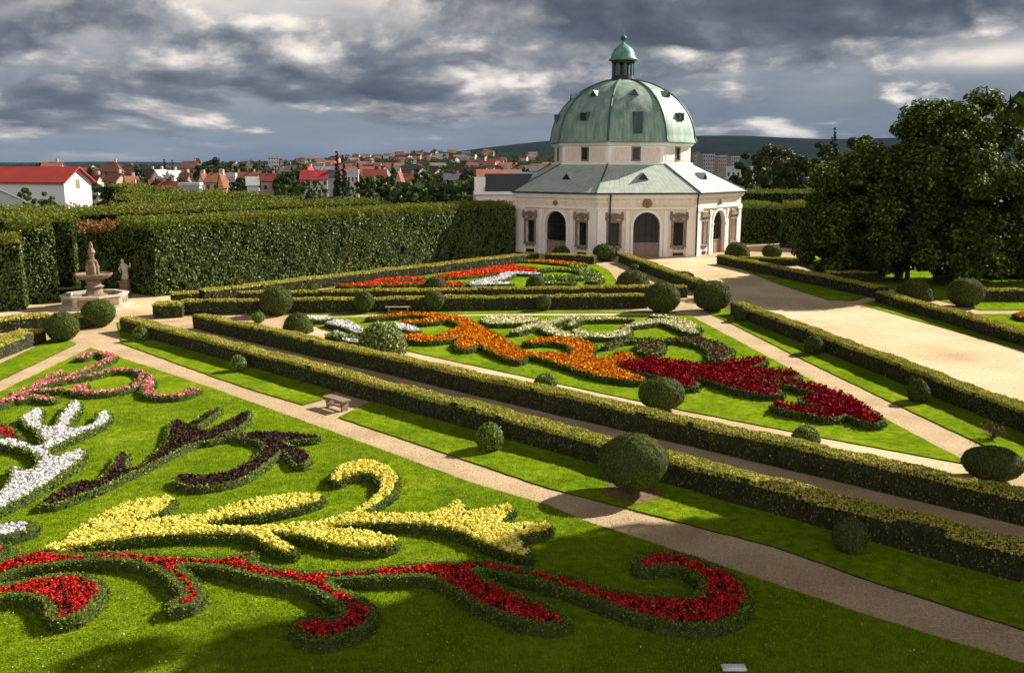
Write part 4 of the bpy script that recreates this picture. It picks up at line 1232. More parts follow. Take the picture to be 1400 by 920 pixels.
bands, corn = [], []
for k in range(8):
    fmesh('pilaster', k, [(*bx(-S / 2 + 0.05, -S / 2 + 1.15, 0.004, 0.16, 0.75, 5.45), 0), (*bx(-S / 2 + 0.02, -S / 2 + 1.25, 0.003, 0.24, 0, 0.75), 0), (*bx(-S / 2 + 0.02, -S / 2 + 1.25, 0.003, 0.26, 5.45, 5.75), 0)], [M['trim']], rot_)
    fmesh('pilaster', k, [(*bx(S / 2 - 1.15, S / 2 - 0.05, 0.004, 0.16, 0.75, 5.45), 0), (*bx(S / 2 - 1.25, S / 2 - 0.02, 0.003, 0.24, 0, 0.75), 0), (*bx(S / 2 - 1.25, S / 2 - 0.02, 0.003, 0.26, 5.45, 5.75), 0)], [M['trim']], rot_)
    for s in (-1, 1):
        fmesh('pilaster', k, [(*bx(s * 2.38 - 0.22, s * 2.38 + 0.22, 0.004, 0.10, 0.6, 5.6), 0), (*bx(s * 2.38 - 0.28, s * 2.38 + 0.28, 0.003, 0.16, 0, 0.6), 0)], [M['trim']], rot_)
    bands.append((facepts(k, bx(-S / 2 - 0.07, S / 2 + 0.07, 0.003, 0.2, 5.76, 6.0)[0]), bx(0, 1, 0, 1, 0, 1)[1], 0))
    bands.append((facepts(k, bx(-S / 2 - 0.02, S / 2 + 0.02, 0.003, 0.06, 6.62, 6.70)[0]), bx(0, 1, 0, 1, 0, 1)[1], 0))
    corn.append((facepts(k, bx(-S / 2 - 0.10, S / 2 + 0.10, 0.003, 0.25, 7.05, 7.3)[0]), bx(0, 1, 0, 1, 0, 1)[1], 0))
    corn.append((facepts(k, bx(-S / 2 - 0.17, S / 2 + 0.17, 0.002, 0.42, 7.3, 7.58)[0]), bx(0, 1, 0, 1, 0, 1)[1], 0))
    # arched door: dark upper grille over a plank leaf, white archivolt
    sh = []
    n = 16
    pv = [(-1.65, -0.46, 1.75), (1.65, -0.46, 1.75)] + [(1.65 * math.cos(PI * i / n), -0.46, 3.75 + 1.65 * math.sin(PI * i / n)) for i in range(n + 1)]
    sh.append((np.array(pv), [tuple(range(len(pv)))], 0))
    for u in (-0.82, 0, 0.82):
        sh.append((*bx(u - 0.035, u + 0.035, -0.44, -0.38, 1.76, 5.1 if u == 0 else 4.9), 2))
    for z in (2.6, 3.75):
        sh.append((*bx(-1.6, 1.6, -0.445, -0.39, z - 0.03, z + 0.03), 2))
    d = fmesh('door', k, sh, [M['opening'], M['wood_door'], M['iron']], rot_)
    leafs = []
    for j in range(6):
        leafs.append((*bx(-1.63 + j * 0.545, -1.63 + j * 0.545 + 0.53, -0.46, -0.36, 0.02, 1.7), 0))
    leafs.append((*bx(-1.645, 1.645, -0.345, -0.28, 1.58, 1.74), 0))
    fmesh('door_leaf', k, leafs, [M['wood_door']], d)
    fmesh('archivolt', k, [(*arch_strip(0, 3.32, 3.75, 0.3, 0.004, 0.13), 0), (*bx(-1.98, -1.66, 0.004, 0.13, 0.0, 3.74), 0), (*bx(1.66, 1.98, 0.004, 0.13, 0.0, 3.74), 0), (*bx(-2.05, -1.66, 0.005, 0.2, 3.62, 3.82), 0), (*bx(1.66, 2.05, 0.005, 0.2, 3.62, 3.82), 0)], [M['trim']], d)
    for s in (-4.0, 4.0):
        w = fmesh('window', k, [(*bx(s - 0.675, s + 0.675, -0.45, -0.42, 1.35, 4.15), 0), (*bx(s - 0.03, s + 0.03, -0.415, -0.36, 1.36, 4.14), 1), (*bx(s - 0.66, s + 0.66, -0.41, -0.365, 3.1, 3.16), 1)], [M['opening'], M['iron']], rot_)
        sur = [(*bx(s - 0.93, s - 0.68, 0.004, 0.16, 1.2, 4.3), 0), (*bx(s + 0.68, s + 0.93, 0.004, 0.16, 1.2, 4.3), 0), (*bx(s - 0.98, s + 0.98, 0.004, 0.24, 1.12, 1.345), 0), (*bx(s - 0.95, s + 0.95, 0.005, 0.2, 4.16, 4.42), 0),
               (*bx(s - 1.15, s + 1.15, 0.004, 0.34, 4.72, 4.9), 0)]
        # curved pediment with scrolls and an apron below
        for j in range(9):
            u = -0.92 + j * 0.23
            hh = 0.42 * math.cos(u * 1.45)
            sur.append((*bx(s + u - 0.112, s + u + 0.112, 0.004, 0.22, 4.905, 4.91 + hh), 0))
        for q in (-0.98, 0.98):
            v, f = lathe([(0.07, 4.42), (0.15, 4.5), (0.15, 5.35), (0.05, 5.5)], 8)
            sur.append((np.c_[v[:, 0] + s + q, v[:, 1] + 0.17, v[:, 2]], f, 0))
        for q in (-0.5, 0, 0.5):
            sur.append((*bx(s + q - 0.17, s + q + 0.17, 0.004, 0.14, 0.86, 1.115), 0))
        sur.append((*bx(s - 0.3, s + 0.3, 0.006, 0.18, 4.43, 4.715), 0))
        fmesh('surround', k, sur, [M['stone_dark']], w)
    # medallion bust above the arch, cellar vents in the plinth
    b = 0.62 if k == 0 else 0.34
    md = [(np.concatenate([disc_pts(0, 6.42, b, 0.08), disc_pts(0, 6.42, b * 0.85, 0.24)]), [tuple(range(14)), tuple(range(14, 28))] + [(i, (i + 1) % 14, 14 + (i + 1) % 14, 14 + i) for i in range(14)], 0)]
    v, f = lathe([(0.03, 6.42 - 0.5 * b), (0.4 * b, 6.42 - 0.3 * b), (0.2 * b, 6.42), (0.32 * b, 6.42 + 0.3 * b), (0.02, 6.42 + 0.6 * b)], 10)
    md.append((np.c_[v[:, 0], v[:, 1] * 0.7 + 0.28, v[:, 2]], f, 0))
    fmesh('medallion', k, md, [M['gold']], rot_)
    for s in (-4.0, 4.0):
        fmesh('cellar_vent', k, [(*bx(s - 0.65, s + 0.65, 0.003, 0.05, 0.12, 0.5), 0)], [M['opening']], rot_)
mesh_obj('entablature', bands, [M['trim']], rot_)
mesh_obj('cornice', corn, [M['trim']], rot_)


def ring8(prof, closed_top=False, bulge=0.0, seg=6, mat=0):
    """octagonal ring surface: prof = [(circumradius, z)]"""
    n = 8 * seg
    v = []
    for r, z in prof:
        for k in range(8):
            a0 = AZ + PI / 8 + k * PI / 4
            for j in range(seg):
                t = j / seg * PI / 4
                flat = math.cos(PI / 8) / math.cos(t - PI / 8)
                rr = r * (flat * (1 - bulge) + bulge)
                v.append((rr * math.sin(a0 + t), rr * math.cos(a0 + t), z))
    f = []
    for i in range(len(prof) - 1):
        for k in range(n):
            k2 = (k + 1) % n
            f.append((i * n + k, (i + 1) * n + k, (i + 1) * n + k2, i * n + k2))
    if closed_top:
        f.append(tuple(range((len(prof) - 1) * n + n - 1, (len(prof) - 1) * n - 1, -1)))
    return np.array(v), f, mat


def hip_bar(k, prof, w, t, bulge=0.0):
    """bar along vertex k following a profile"""
    a = AZ + PI / 8 + k * PI / 4
    pts = [((r + 0.02) * math.sin(a), (r + 0.02) * math.cos(a), z + 0.02) for r, z in prof]
    return tube(pts, [t] * len(pts), 6)


low = [(CIR + 0.62, 7.62), (CIR + 0.62, 7.74), (9.6, 11.1)]
roof = mesh_obj('roof', [ring8(low, seg=4)], [M['copper_low']], rot_)
for k in range(8):
    mesh_obj('hip', [(*hip_bar(k, low[1:], 0.2, 0.11), 0)], [M['copper_dark']], roof)


def dormer(parent, k, r, z, w, h, slope_len, mats, tri=True, flat=False):
    """small roof window standing out of the slope of face k"""
    c = math.cos(PI / 8)
    d0 = r * c
    if tri:
        v = [(-w / 2, d0 + 0.25, z), (w / 2, d0 + 0.25, z), (0, d0 + 0.25, z + h), (-w / 2, d0 - slope_len, z), (w / 2, d0 - slope_len, z), (0, d0 - slope_len, z + h)]
        f = [(0, 2, 5, 3), (1, 4, 5, 2)]
        g = [(0, 1, 2)]
        v2 = [(-w * 0.62, d0 + 0.33, z - 0.03), (0, d0 + 0.33, z + h * 1.22), (w * 0.62, d0 + 0.33, z - 0.03), (-w * 0.62, d0 - slope_len, z - 0.03), (0, d0 - slope_len, z + h * 1.22), (w * 0.62, d0 - slope_len, z - 0.03)]
        return mesh_obj('dormer', [(facepts(k, v, 0), g, 0), (facepts(k, v2, 0), [(0, 1, 4, 3), (1, 2, 5, 4)], 1)], mats, parent)
    a = bx(-w / 2, w / 2, d0 - slope_len, d0 + 0.16, z, z + h)
    b = bx(-w / 2 - 0.14, w / 2 + 0.14, d0 - slope_len, d0 + 0.3, z + h + 0.002, z + h + 0.14)
    l = bx(-w / 2 - 0.14, -w / 2 - 0.003, d0 - slope_len, d0 + 0.22, z, z + h)
    e = bx(w / 2 + 0.003, w / 2 + 0.14, d0 - slope_len, d0 + 0.22, z, z + h)
    return mesh_obj('dormer', [(facepts(k, a[0], 0), a[1], 0)] + [(facepts(k, s[0], 0), s[1], 1) for s in (b, l, e)], mats, parent)


for k in range(8):
    dormer(rot_, k, 13.35, 9.25, 1.1, 0.68, 1.1, [M['opening'], M['copper_low']])
# drum
mesh_obj('drum', [ring8([(9.25, 10.8), (9.25, 13.75)], seg=1)], [M['trim']], rot_)
AD = 9.25 * math.cos(PI / 8)
SD = 2 * 9.25 * math.sin(PI / 8)
mesh_obj('drum_base', [ring8([(9.4, 10.9), (9.65, 11.05), (9.65, 11.25), (9.4, 11.3)], seg=1)], [M['trim']], rot_)
mesh_obj('drum_cornice', [ring8([(9.3, 13.4), (9.5, 13.46), (9.7, 13.7), (9.7, 13.83)], seg=1)], [M['trim']], rot_)
for k in range(8):
    for s in (-1, 1):
        fmesh('drum_panel', k, [(*bx(min(s * 0.85, s * (SD / 2 - 0.45)), max(s * 0.85, s * (SD / 2 - 0.45)), 0.003, 0.07, 11.55, 13.2), 0)], [M['plaster']], rot_, AD)
    w = fmesh('drum_window', k, [(*bx(-0.42, 0.42, 0.004, 0.05, 11.65, 13.15), 0)], [M['opening']], rot_, AD)
    fmesh('drum_window_frame', k, [(*bx(-0.60, -0.43, 0.005, 0.12, 11.5, 13.3), 0), (*bx(0.43, 0.60, 0.005, 0.12, 11.5, 13.3), 0), (*bx(-0.425, 0.425, 0.006, 0.12, 13.16, 13.3), 0), (*bx(-0.425, 0.425, 0.006, 0.12, 11.5, 11.645), 0)], [M['stone_dark']], w, AD)
# dome
DA, DB, DZ = 9.75, 8.2, 13.85
dp = [(DA + 0.2, DZ), (DA + 0.2, DZ + 0.12)]
for i in range(1, 23):
    t = i / 22 * (PI / 2 - 0.165)
    dp.append((DA * math.cos(t), DZ + 0.1 + DB * math.sin(t)))
dome = mesh_obj('dome', [ring8(dp, True, 0.45, 8)], [M['copper']], rot_, smooth=True)
for k in range(8):
    mesh_obj('rib', [(*hip_bar(k, dp[1:], 0.3, 0.15), 0)], [M['copper_dark']], dome)


def dome_r(z):
    s = (z - DZ - 0.1) / DB
    return DA * math.sqrt(max(0, 1 - s * s)) * (0.55 + 0.45 / math.cos(PI / 8))


for k in range(8):
    dormer(dome, k, dome_r(19.7), 19.7, 0.95, 0.6, 0.9, [M['opening'], M['copper']])
    if k == 0:
        dormer(dome, k, dome_r(14.9), 14.9, 0.8, 2.5, 1.5, [M['opening'], M['copper_dark']], False)
    else:
        dormer(dome, k, dome_r(16.6), 16.6, 0.9, 0.85, 1.0, [M['opening'], M['copper_dark']], False)
# lantern
lt = mesh_obj('lantern', [(*lathe([(1.75, 21.55), (1.75, 21.95), (1.55, 22.05), (1.45, 22.65)], 16), 0), (*lathe([(0.5, 22.65), (0.5, 24.25)], 8), 1), (*lathe([(1.4, 24.20), (1.55, 24.30), (1.55, 24.50), (1.4, 24.55)], 16), 0)], [M['iron'], M['opening']], rot_)
for i in range(8):
    a = AZ + i * PI / 4
    mesh_obj('post', [(*box(1.33 * math.sin(a), 1.33 * math.cos(a), 23.42, 0.28, 0.28, 1.55, -a), 0)], [M['copper_dark']], lt)
mesh_obj('lantern_cap', [(*lathe([(1.35, 24.55), (1.95, 24.61), (1.9, 24.80), (1.62, 25.00), (1.5, 25.55), (1.15, 26.10), (0.6, 26.55), (0.22, 26.80), (0.1, 27.00)], 24), 0)], [M['copper_cap']], rot_, smooth=True)
mesh_obj('finial', [(*lathe([(0.08, 26.95), (0.1, 27.10), (0.34, 27.25), (0.42, 27.47), (0.34, 27.69), (0.08, 27.81), (0.04, 28.25), (0.02, 28.55)], 14), 0)], [M['copper_dark']], rot_, smooth=True)
# downpipes near the corners of the front face
for k, u in ((0, -S / 2 + 1.5), (0, S / 2 - 0.0)):
    v = facepts(k, [(u, 0.78, 7.66), (u, 0.72, 7.35), (u + 0.02, 0.36, 6.7), (u + 0.02, 0.36, 0.1)])
    mesh_obj('downpipe', [(*tube(v, [0.1] * 4, 8), 0)], [M['pipe']], rot_)
gut = []
for k in range(8):
    v = facepts(k, [(-S / 2 - 0.27, 0.66, 7.64), (S / 2 + 0.27, 0.66, 7.64)])
    gut.append((*tube(v, [0.1, 0.1], 8), 0))
mesh_obj('gutter', gut, [M['pipe']], rot_)
# low side wing on the left
wk = 1
a = AZ + 2 * PI / 4
wn = np.array([math.sin(a), math.cos(a)])
wr = np.array([-wn[1], wn[0]])


def wpts(p):
    p = np.asarray(p, float)
    return np.c_[wr[None] * p[:, :1] + wn[None] * (APO + p[:, 1:2]), p[:, 2]]


WL = 5.3
wing = mesh_obj('side_wing', [(wpts([(S / 2 - 0.2, 0.01, 0), (S / 2 - 0.2, WL, 0), (S / 2 - 0.2, WL, 7.6), (S / 2 - 0.2, 0.01, 7.6), (0, 0.01, 0), (0, WL, 0), (0, WL, 7.6), (0, 0.01, 7.6)]), [(0, 1, 2, 3), (1, 5, 6, 2), (4, 7, 6, 5), (2, 6, 7, 3)], 0)], [M['plaster']], rot_)
pv = [(S / 2 - 0.195 + 0.004, 1.4 - 1.2, 0.0), (S / 2 - 0.195 + 0.004, 1.4 + 1.2, 0.0)] + [(S / 2 - 0.195 + 0.004, 1.4 + 1.2 * math.cos(PI * i / 12), 4.1 + 1.2 * math.sin(PI * i / 12)) for i in range(13)]
mesh_obj('arch', [(wpts(pv), [tuple(range(len(pv)))], 0)], [M['opening']], wing)
mesh_obj('wing_cornice', [(wpts([(S / 2 + 0.2, -0.02, 7.3), (S / 2 + 0.2, WL + 0.25, 7.3), (S / 2 + 0.2, WL + 0.25, 7.7), (S / 2 + 0.2, -0.02, 7.7), (S / 2 - 0.19, -0.02, 7.3), (S / 2 - 0.19, WL + 0.25, 7.3), (S / 2 - 0.19, WL + 0.25, 7.7), (S / 2 - 0.19, -0.02, 7.7)]), [(0, 1, 2, 3), (1, 5, 6, 2), (0, 4, 5, 1), (3, 2, 6, 7)], 0)], [M['trim']], wing)
mesh_obj('wing_roof', [(wpts([(S / 2 + 0.3, -0.5, 7.72), (S / 2 + 0.3, WL - 1.2, 7.72), (S / 2 - 3.2, WL - 1.4, 9.9), (S / 2 - 3.2, -2.5, 9.9), (0, WL - 1.2, 7.72)]), [(0, 1, 2, 3), (1, 4, 2)], 0)], [M['slate']], wing)
mesh_obj('chimney', [(wpts(np.array([(u, d, z) for z in (7.3, 9.5) for u, d in ((S / 2 - 1.0, WL + 0.1), (S / 2 - 1.0, WL - 1.3), (S / 2 - 2.2, WL - 1.3), (S / 2 - 2.2, WL + 0.1))])), [(0, 1, 2, 3), (4, 7, 6, 5), (0, 4, 5, 1), (1, 5, 6, 2), (2, 6, 7, 3), (3, 7, 4, 0)], 0)], [M['trim']], wing)

#TREES
# ------------------------------------------------------------------ trees
def tree(name, label, x, y, h, r, n, leaf, mat, trunk_h=None, shape='broad', clumps=60, group=None, z0=0.0, low=0.12, squash=1.0, seed=0, limbs=5, extra=()):
    R = np.random.default_rng(seed + int(abs(x) * 7 + abs(y) * 13))
    t = thing(name, label, 'tree', (x, y, z0), 0, group)
    th = trunk_h or h * 0.55
    tr = max(0.08, h * 0.022)
    parts = [(*tube([(0, 0, 0), (R.normal(0, 0.01) * h, R.normal(0, 0.01) * h, th * 0.5), (R.normal(0, 0.015) * h, R.normal(0, 0.015) * h, th)], [tr * 1.25, tr * 0.8, tr * 0.4], 7), 0)]
    cl = []
    if shape == 'broad':
        cz, hh = h * (low + (1 - low) / 2), h * (1 - low) / 2
        while len(cl) < clumps:
            p = R.uniform(-1, 1, 3)
            q = math.sqrt(p[0] ** 2 + p[1] ** 2 + (p[2] * (0.72 if p[2] < 0 and low < 0.06 else 1)) ** 2)
            if 0.35 < q < 1:
                z = p[2]
                w = (1 - 0.18 * z) if z < 0 else 1.0 - 0.1 * z
                cl.append((p[0] * r * w * 0.86, p[1] * r * w * 0.86, cz + z * hh * 0.9, r * R.uniform(0.13, 0.27)))
    elif shape == 'cone':
        for i in range(clumps):
            u = (i + R.random()) / clumps
            z = h * (low + (1 - low) * u)
            rr = r * (1 - u) ** 0.8
            a = R.uniform(0, 2 * PI)
            cl.append((rr * 0.7 * math.cos(a), rr * 0.7 * math.sin(a), z, max(0.2, rr * 0.55)))
    else:
        for i in range(clumps):
            u = R.random()
            a = R.uniform(0, 2 * PI)
            rr = r * (math.sin(PI * min(1, 0.1 + 0.9 * u)) ** 0.5) * R.uniform(0.2, 0.85)
            cl.append((rr * math.cos(a), rr * math.sin(a), h * (low + (1 - low) * u * 0.97), r * R.uniform(0.25, 0.4)))
    cl = np.array(cl + list(extra))
    if shape != 'cone':
        for i in R.choice(len(cl), min(limbs, len(cl)), replace=False):
            c = cl[i]
            b = min(th * R.uniform(0.45, 0.95), c[2])
            parts.append((*tube([(0, 0, b), (c[0] * 0.5, c[1] * 0.5, (b + c[2]) / 2 + 0.03 * h), (c[0], c[1], c[2])], [tr * 0.45, tr * 0.28, tr * 0.1], 5), 0))
    mesh_obj('trunk', parts, [M['bark']], t)
    w = cl[:, 3] ** 2
    idx = R.choice(len(cl), n, p=w / w.sum())
    d = R.normal(size=(n, 3))
    d /= np.linalg.norm(d, axis=1, keepdims=True)
    d[:, 2] = d[:, 2] * 0.75 + 0.12
    rad = cl[idx, 3] * R.random(n) ** 0.33
    P = cl[idx, :3] + d * rad[:, None]
    P[:, 2] = np.maximum(P[:, 2], 0.15)
    mesh_obj('crown', [(*cards(P, leaf, d + np.array([0, 0, 0.5]), 0.55, 1.3), 0)], [M[mat]], t)
    return t


def tree_at(label, px, base_y, h_top_y, wpx, n, leaf, mat, Y=None, **k):
    """tree whose foot / top / width are read off the photo"""
    if Y is None:
        g = G(px, base_y)
        x, y = g
        z0 = 0.0
    else:
        x, y = atdist(px, 226, Y)[:2]
        z0 = ground_z(x, y)
    top = atdist(px, h_top_y, y)[2]
    name = k.pop('name', 'broadleaf_tree')
    return tree(name, label, x, y, top - z0, wpx / 2 * y / F, n, leaf, mat, z0=z0, **k)


TT = 'big trees of the right parterre'
tree_at('biggest dark broadleaf tree with sunlit tufts, tallest at the right', 1298, 388, 114, 222, 52000, 0.36, 'tree_leaf', clumps=85, group=TT, low=0.0)
tree_at('round dark broadleaf tree at the left side of the big tree', 1176, 380, 186, 186, 38000, 0.34, 'tree_leaf', clumps=70, group=TT, low=0.0)
tree_at('dark broadleaf tree at the right edge overlapping the big tree', 1420, 386, 172, 170, 30000, 0.36, 'tree_leaf', clumps=80, group=TT, low=0.0)
tree_at('rounded dark tree between the left one and the biggest tree', 1228, 383, 158, 165, 32000, 0.35, 'tree_leaf', clumps=62, group=TT, low=0.0)
tree_at('low bushy tree at the foot of the big tree trunk', 1240, 384, 255, 190, 24000, 0.32, 'dark_leaf', clumps=60, group=TT, low=0.03)
tree_at('low dark tree left of the big tree, hiding its foot', 1138, 374, 245, 110, 18000, 0.32, 'tree_leaf', clumps=60, group=TT, low=0.0)
PG = 'park trees right of the rotunda'
tree_at('round olive park tree behind the tall hedge right of the rotunda', 1060, 0, 190, 84, 11000, 0.7, 'olive_leaf', Y=225, clumps=60, group=PG, low=0.0)
tree_at('green park tree between the olive tree and the pointed conifer', 1100, 0, 196, 72, 9000, 0.75, 'dark_leaf', Y=215, clumps=34, group=PG, low=0.0)
tree_at('dark park tree at the left end of the park wood', 1028, 0, 206, 56, 6000, 0.7, 'dark_leaf', Y=235, clumps=30, group=PG, low=0.0)
tree_at('pointed dark conifer rising above the park trees', 1138, 0, 176, 30, 4500, 0.7, 'pine_leaf', Y=240, shape='cone', clumps=60, group=PG, name='conifer')
tree_at('dark round tree beside the pointed conifer', 1128, 0, 187, 66, 8000, 0.75, 'dark_leaf', Y=236, clumps=34, group=PG, low=0.0)
tree_at('dark tree behind the right side of the park', 1172, 0, 185, 84, 9000, 0.75, 'dark_leaf', Y=250, clumps=34, group=PG, low=0.0)
tree_at('low dark tree behind the rotunda roof on the right', 1000, 0, 232, 40, 2500, 0.6, 'dark_leaf', Y=200, clumps=24, group=PG, low=0.0)

# tall trees standing right of the view: they shade the foreground, one bough reaches into the picture
ST = 'tall trees standing right of the view'


def shade_tree(label, x, y, h, r, n, seed, low=0.25, cl=80, **k):
    tree('broadleaf_tree', label, x, y, h, r, n, 0.5, 'tree_leaf', clumps=cl, group=ST, low=low, seed=seed, **k)

shade_tree('tallest tree standing out of view right of the front lawn', 27.1, 34.6, 30, 5.8, 15000, 1, 0.44)
shade_tree('second tall tree standing out of view behind the tallest', 30.6, 36.5, 25, 5.4, 9000, 4, 0.44, cl=36)
shade_tree('wide tree whose bough hangs in at the top right corner', 29.5, 33.2, 19.5, 6.4, 9000, 2, 0.34, cl=34, extra=[(-12.9, -2.9, 12.7, 0.7), (-12.0, -2.8, 13.0, 0.65), (-10.6, -2.4, 13.3, 0.9), (-9.2, -2, 13.6, 1.0), (-12.4, -3.1, 11.6, 0.45)])
shade_tree('tree standing out of view nearest the end of the long path', 27.5, 26.5, 21, 5.6, 8000, 5, 0.4, cl=26)
shade_tree('low tree standing out of view right of the long path', 28.5, 29, 15, 5.6, 12000, 3, 0.34)
shade_tree('slim tree standing out of view between the tall ones', 22.4, 29.6, 27, 4.6, 11000, 6, 0.45)
# ------------------------------------------------------------------ town
WALL, ROOF = {}, {}
for nm, c in (('white', (0.50, 0.48, 0.45)), ('cream', (0.42, 0.36, 0.26)), ('tan', (0.33, 0.26, 0.18)), ('grey', (0.30, 0.30, 0.30)), ('ochre', (0.50, 0.33, 0.14)), ('pink', (0.46, 0.32, 0.26))):
    WALL[nm] = plain(nm + '_house_wall', c, 0.9, var=0.06, scale=0.5)
for nm, c in (('red', (0.20, 0.045, 0.032)), ('orange', (0.23, 0.085, 0.045)), ('brown', (0.10, 0.042, 0.032)), ('slate', (0.09, 0.09, 0.10)), ('pale', (0.42, 0.42, 0.42)), ('crimson', (0.30, 0.026, 0.032))):
    ROOF[nm] = plain(nm + '_tile_roof', c, 0.85, var=0.22, scale=0.6)


def house(label, px, wpx, y_ridge, y_eave, Y, wall, roof, ang=0.3, dep=0.75, windows=0, chimney=True, group='houses of the town', hip=False, flat=False, cat='house', name='house', y_off=0.0):
    x = atdist(px, 226, Y)[0]
    zg = ground_z(x, Y)
    zr, ze = atdist(px, y_ridge, Y)[2], atdist(px, y_eave, Y)[2]
    w = wpx * Y / F
    ze = max(ze, zg + 2.2)
    zr = max(zr, ze + (0.3 if flat else 1.5))
    d = min(w, 11) * dep if not flat else w * dep
    t = thing(name, label, cat, (x, Y, zg), ang, group)
    e, r = ze - zg, zr - zg
    wv = [(-w / 2, -d / 2, 0), (w / 2, -d / 2, 0), (w / 2, d / 2, 0), (-w / 2, d / 2, 0), (-w / 2, -d / 2, e), (w / 2, -d / 2, e), (w / 2, d / 2, e), (-w / 2, d / 2, e)]
    wf = [(0, 1, 5, 4), (1, 2, 6, 5), (2, 3, 7, 6), (3, 0, 4, 7)]
    if flat:
        mesh_obj('wall', [(wv, wf, 0)], [WALL[wall]], t)
        ro = mesh_obj('roof', [(*box(0, 0, (e + r) / 2 + 0.05, w + 0.4, d + 0.4, r - e), 0)], [ROOF[roof]], t)
    else:
        i = w / 2 * (0.5 if hip else 0.0)
        wv += [(-w / 2, 0, r - 0.15), (w / 2, 0, r - 0.15)]
        if not hip:
            wf += [(4, 8, 7), (5, 6, 9)]
        mesh_obj('wall', [(wv, wf, 0)], [WALL[wall]], t)
        o = 0.45
        k = (r - e) / (d / 2)
        rv = [(-w / 2 - (o if hip else 0.3), -d / 2 - o, e - k * o), (w / 2 + (o if hip else 0.3), -d / 2 - o, e - k * o), (w / 2 + 0.3 - i, 0, r), (-w / 2 - 0.3 + i, 0, r), (-w / 2 - (o if hip else 0.3), d / 2 + o, e - k * o), (w / 2 + (o if hip else 0.3), d / 2 + o, e - k * o)]
        rf = [(0, 1, 2, 3), (3, 2, 5, 4)] + ([(1, 5, 2), (4, 0, 3)] if hip else [])
        rv2 = [(a, b, c + 0.22) for a, b, c in rv]
        nb = len(rv)
        edge = [(0, 1), (1, 2), (2, 5), (5, 4), (4, 3), (3, 0)]
        ro = mesh_obj('roof', [(rv + rv2, [q[::-1] for q in rf] + [tuple(j + nb for j in q) for q in rf] + [(p, q, q + nb, p + nb) for p, q in edge], 0)], [ROOF[roof]], t)
    if chimney and not flat:
        mesh_obj('chimney', [(*box(w * 0.22, d * 0.12, r + 0.2, 0.7, 0.7, 2.0), 0)], [WALL['pink']], ro)
    if windows:
        rows = max(1, int(e / 3.0)) if flat else max(1, min(3, int(e / 2.8)))
        for rr in range(rows):
            for c in range(windows):
                u = (c + 0.5) / windows * w - w / 2
                z = e * (rr + 0.55) / rows
                ww = min(1.1, w / windows * 0.45)
                mesh_obj('window', [(*box(u, -d / 2 - 0.015, z, ww, 0.05, min(1.4, e / rows * 0.5)), 0)], [M['opening']], t)
    return t


# warehouse with the red roof
wt = thing('warehouse', 'long white warehouse with a bright red roof and bright gable end', 'warehouse', (0, 0, 0))
p0 = atdist(67 + 18, 226, 150)[:2]
p1 = atdist(122, 226, 158)[:2]
p2 = np.array(p0) + np.array([-62.0, 30.0]) * 1.0
ze, zr = atdist(85, 248, 150)[2], atdist(104, 229.5, 154)[2]
gv = p1 - p0
lv = p2 - p0
c = lambda a, b, z: (p0[0] + gv[0] * a + lv[0] * b, p0[1] + gv[1] * a + lv[1] * b, z)
mesh_obj('wall', [([c(0, 0, 0), c(1, 0, 0), c(1, 1, 0), c(0, 1, 0), c(0, 0, ze), c(1, 0, ze), c(1, 1, ze), c(0, 1, ze), c(.5, 0, zr), c(.5, 1, zr)], [(0, 1, 5, 8, 4), (3, 0, 4, 7), (1, 2, 6, 5), (2, 3, 7, 9, 6)], 0)], [plain('bright_white_wall', (0.72, 0.70, 0.66), 0.9, var=0.03)], wt)
k = (zr - ze) / 0.5 * 0.09
rv = [c(-.09, -.012, ze - k), c(.5, -.012, zr), c(1.09, -.012, ze - k), c(-.09, 1.01, ze - k), c(.5, 1.01, zr), c(1.09, 1.01, ze - k)]
rv += [(a, b, z + 0.2) for a, b, z in rv]
mesh_obj('roof', [(rv, [(0, 3, 4, 1), (1, 4, 5, 2), (6, 7, 10, 9), (7, 8, 11, 10), (0, 1, 7, 6), (1, 2, 8, 7), (0, 6, 9, 3), (2, 5, 11, 8)], 0)], [plain('bright_red_roof', (0.42, 0.045, 0.03), 0.7, var=0.15, scale=0.3)], wt)
gd = gv / np.linalg.norm(gv)
gn = np.array([gd[1], -gd[0]])
wv = []
for a, z in ((0.42, zr - 3.4), (0.58, zr - 3.4), (0.58, zr - 1.9), (0.42, zr - 1.9)):
    q = p0 + gv * a + gn * 0.03
    wv.append((q[0], q[1], z))
mesh_obj('window', [(wv, [(0, 1, 2, 3)], 0)], [M['stone_dark']], wt)

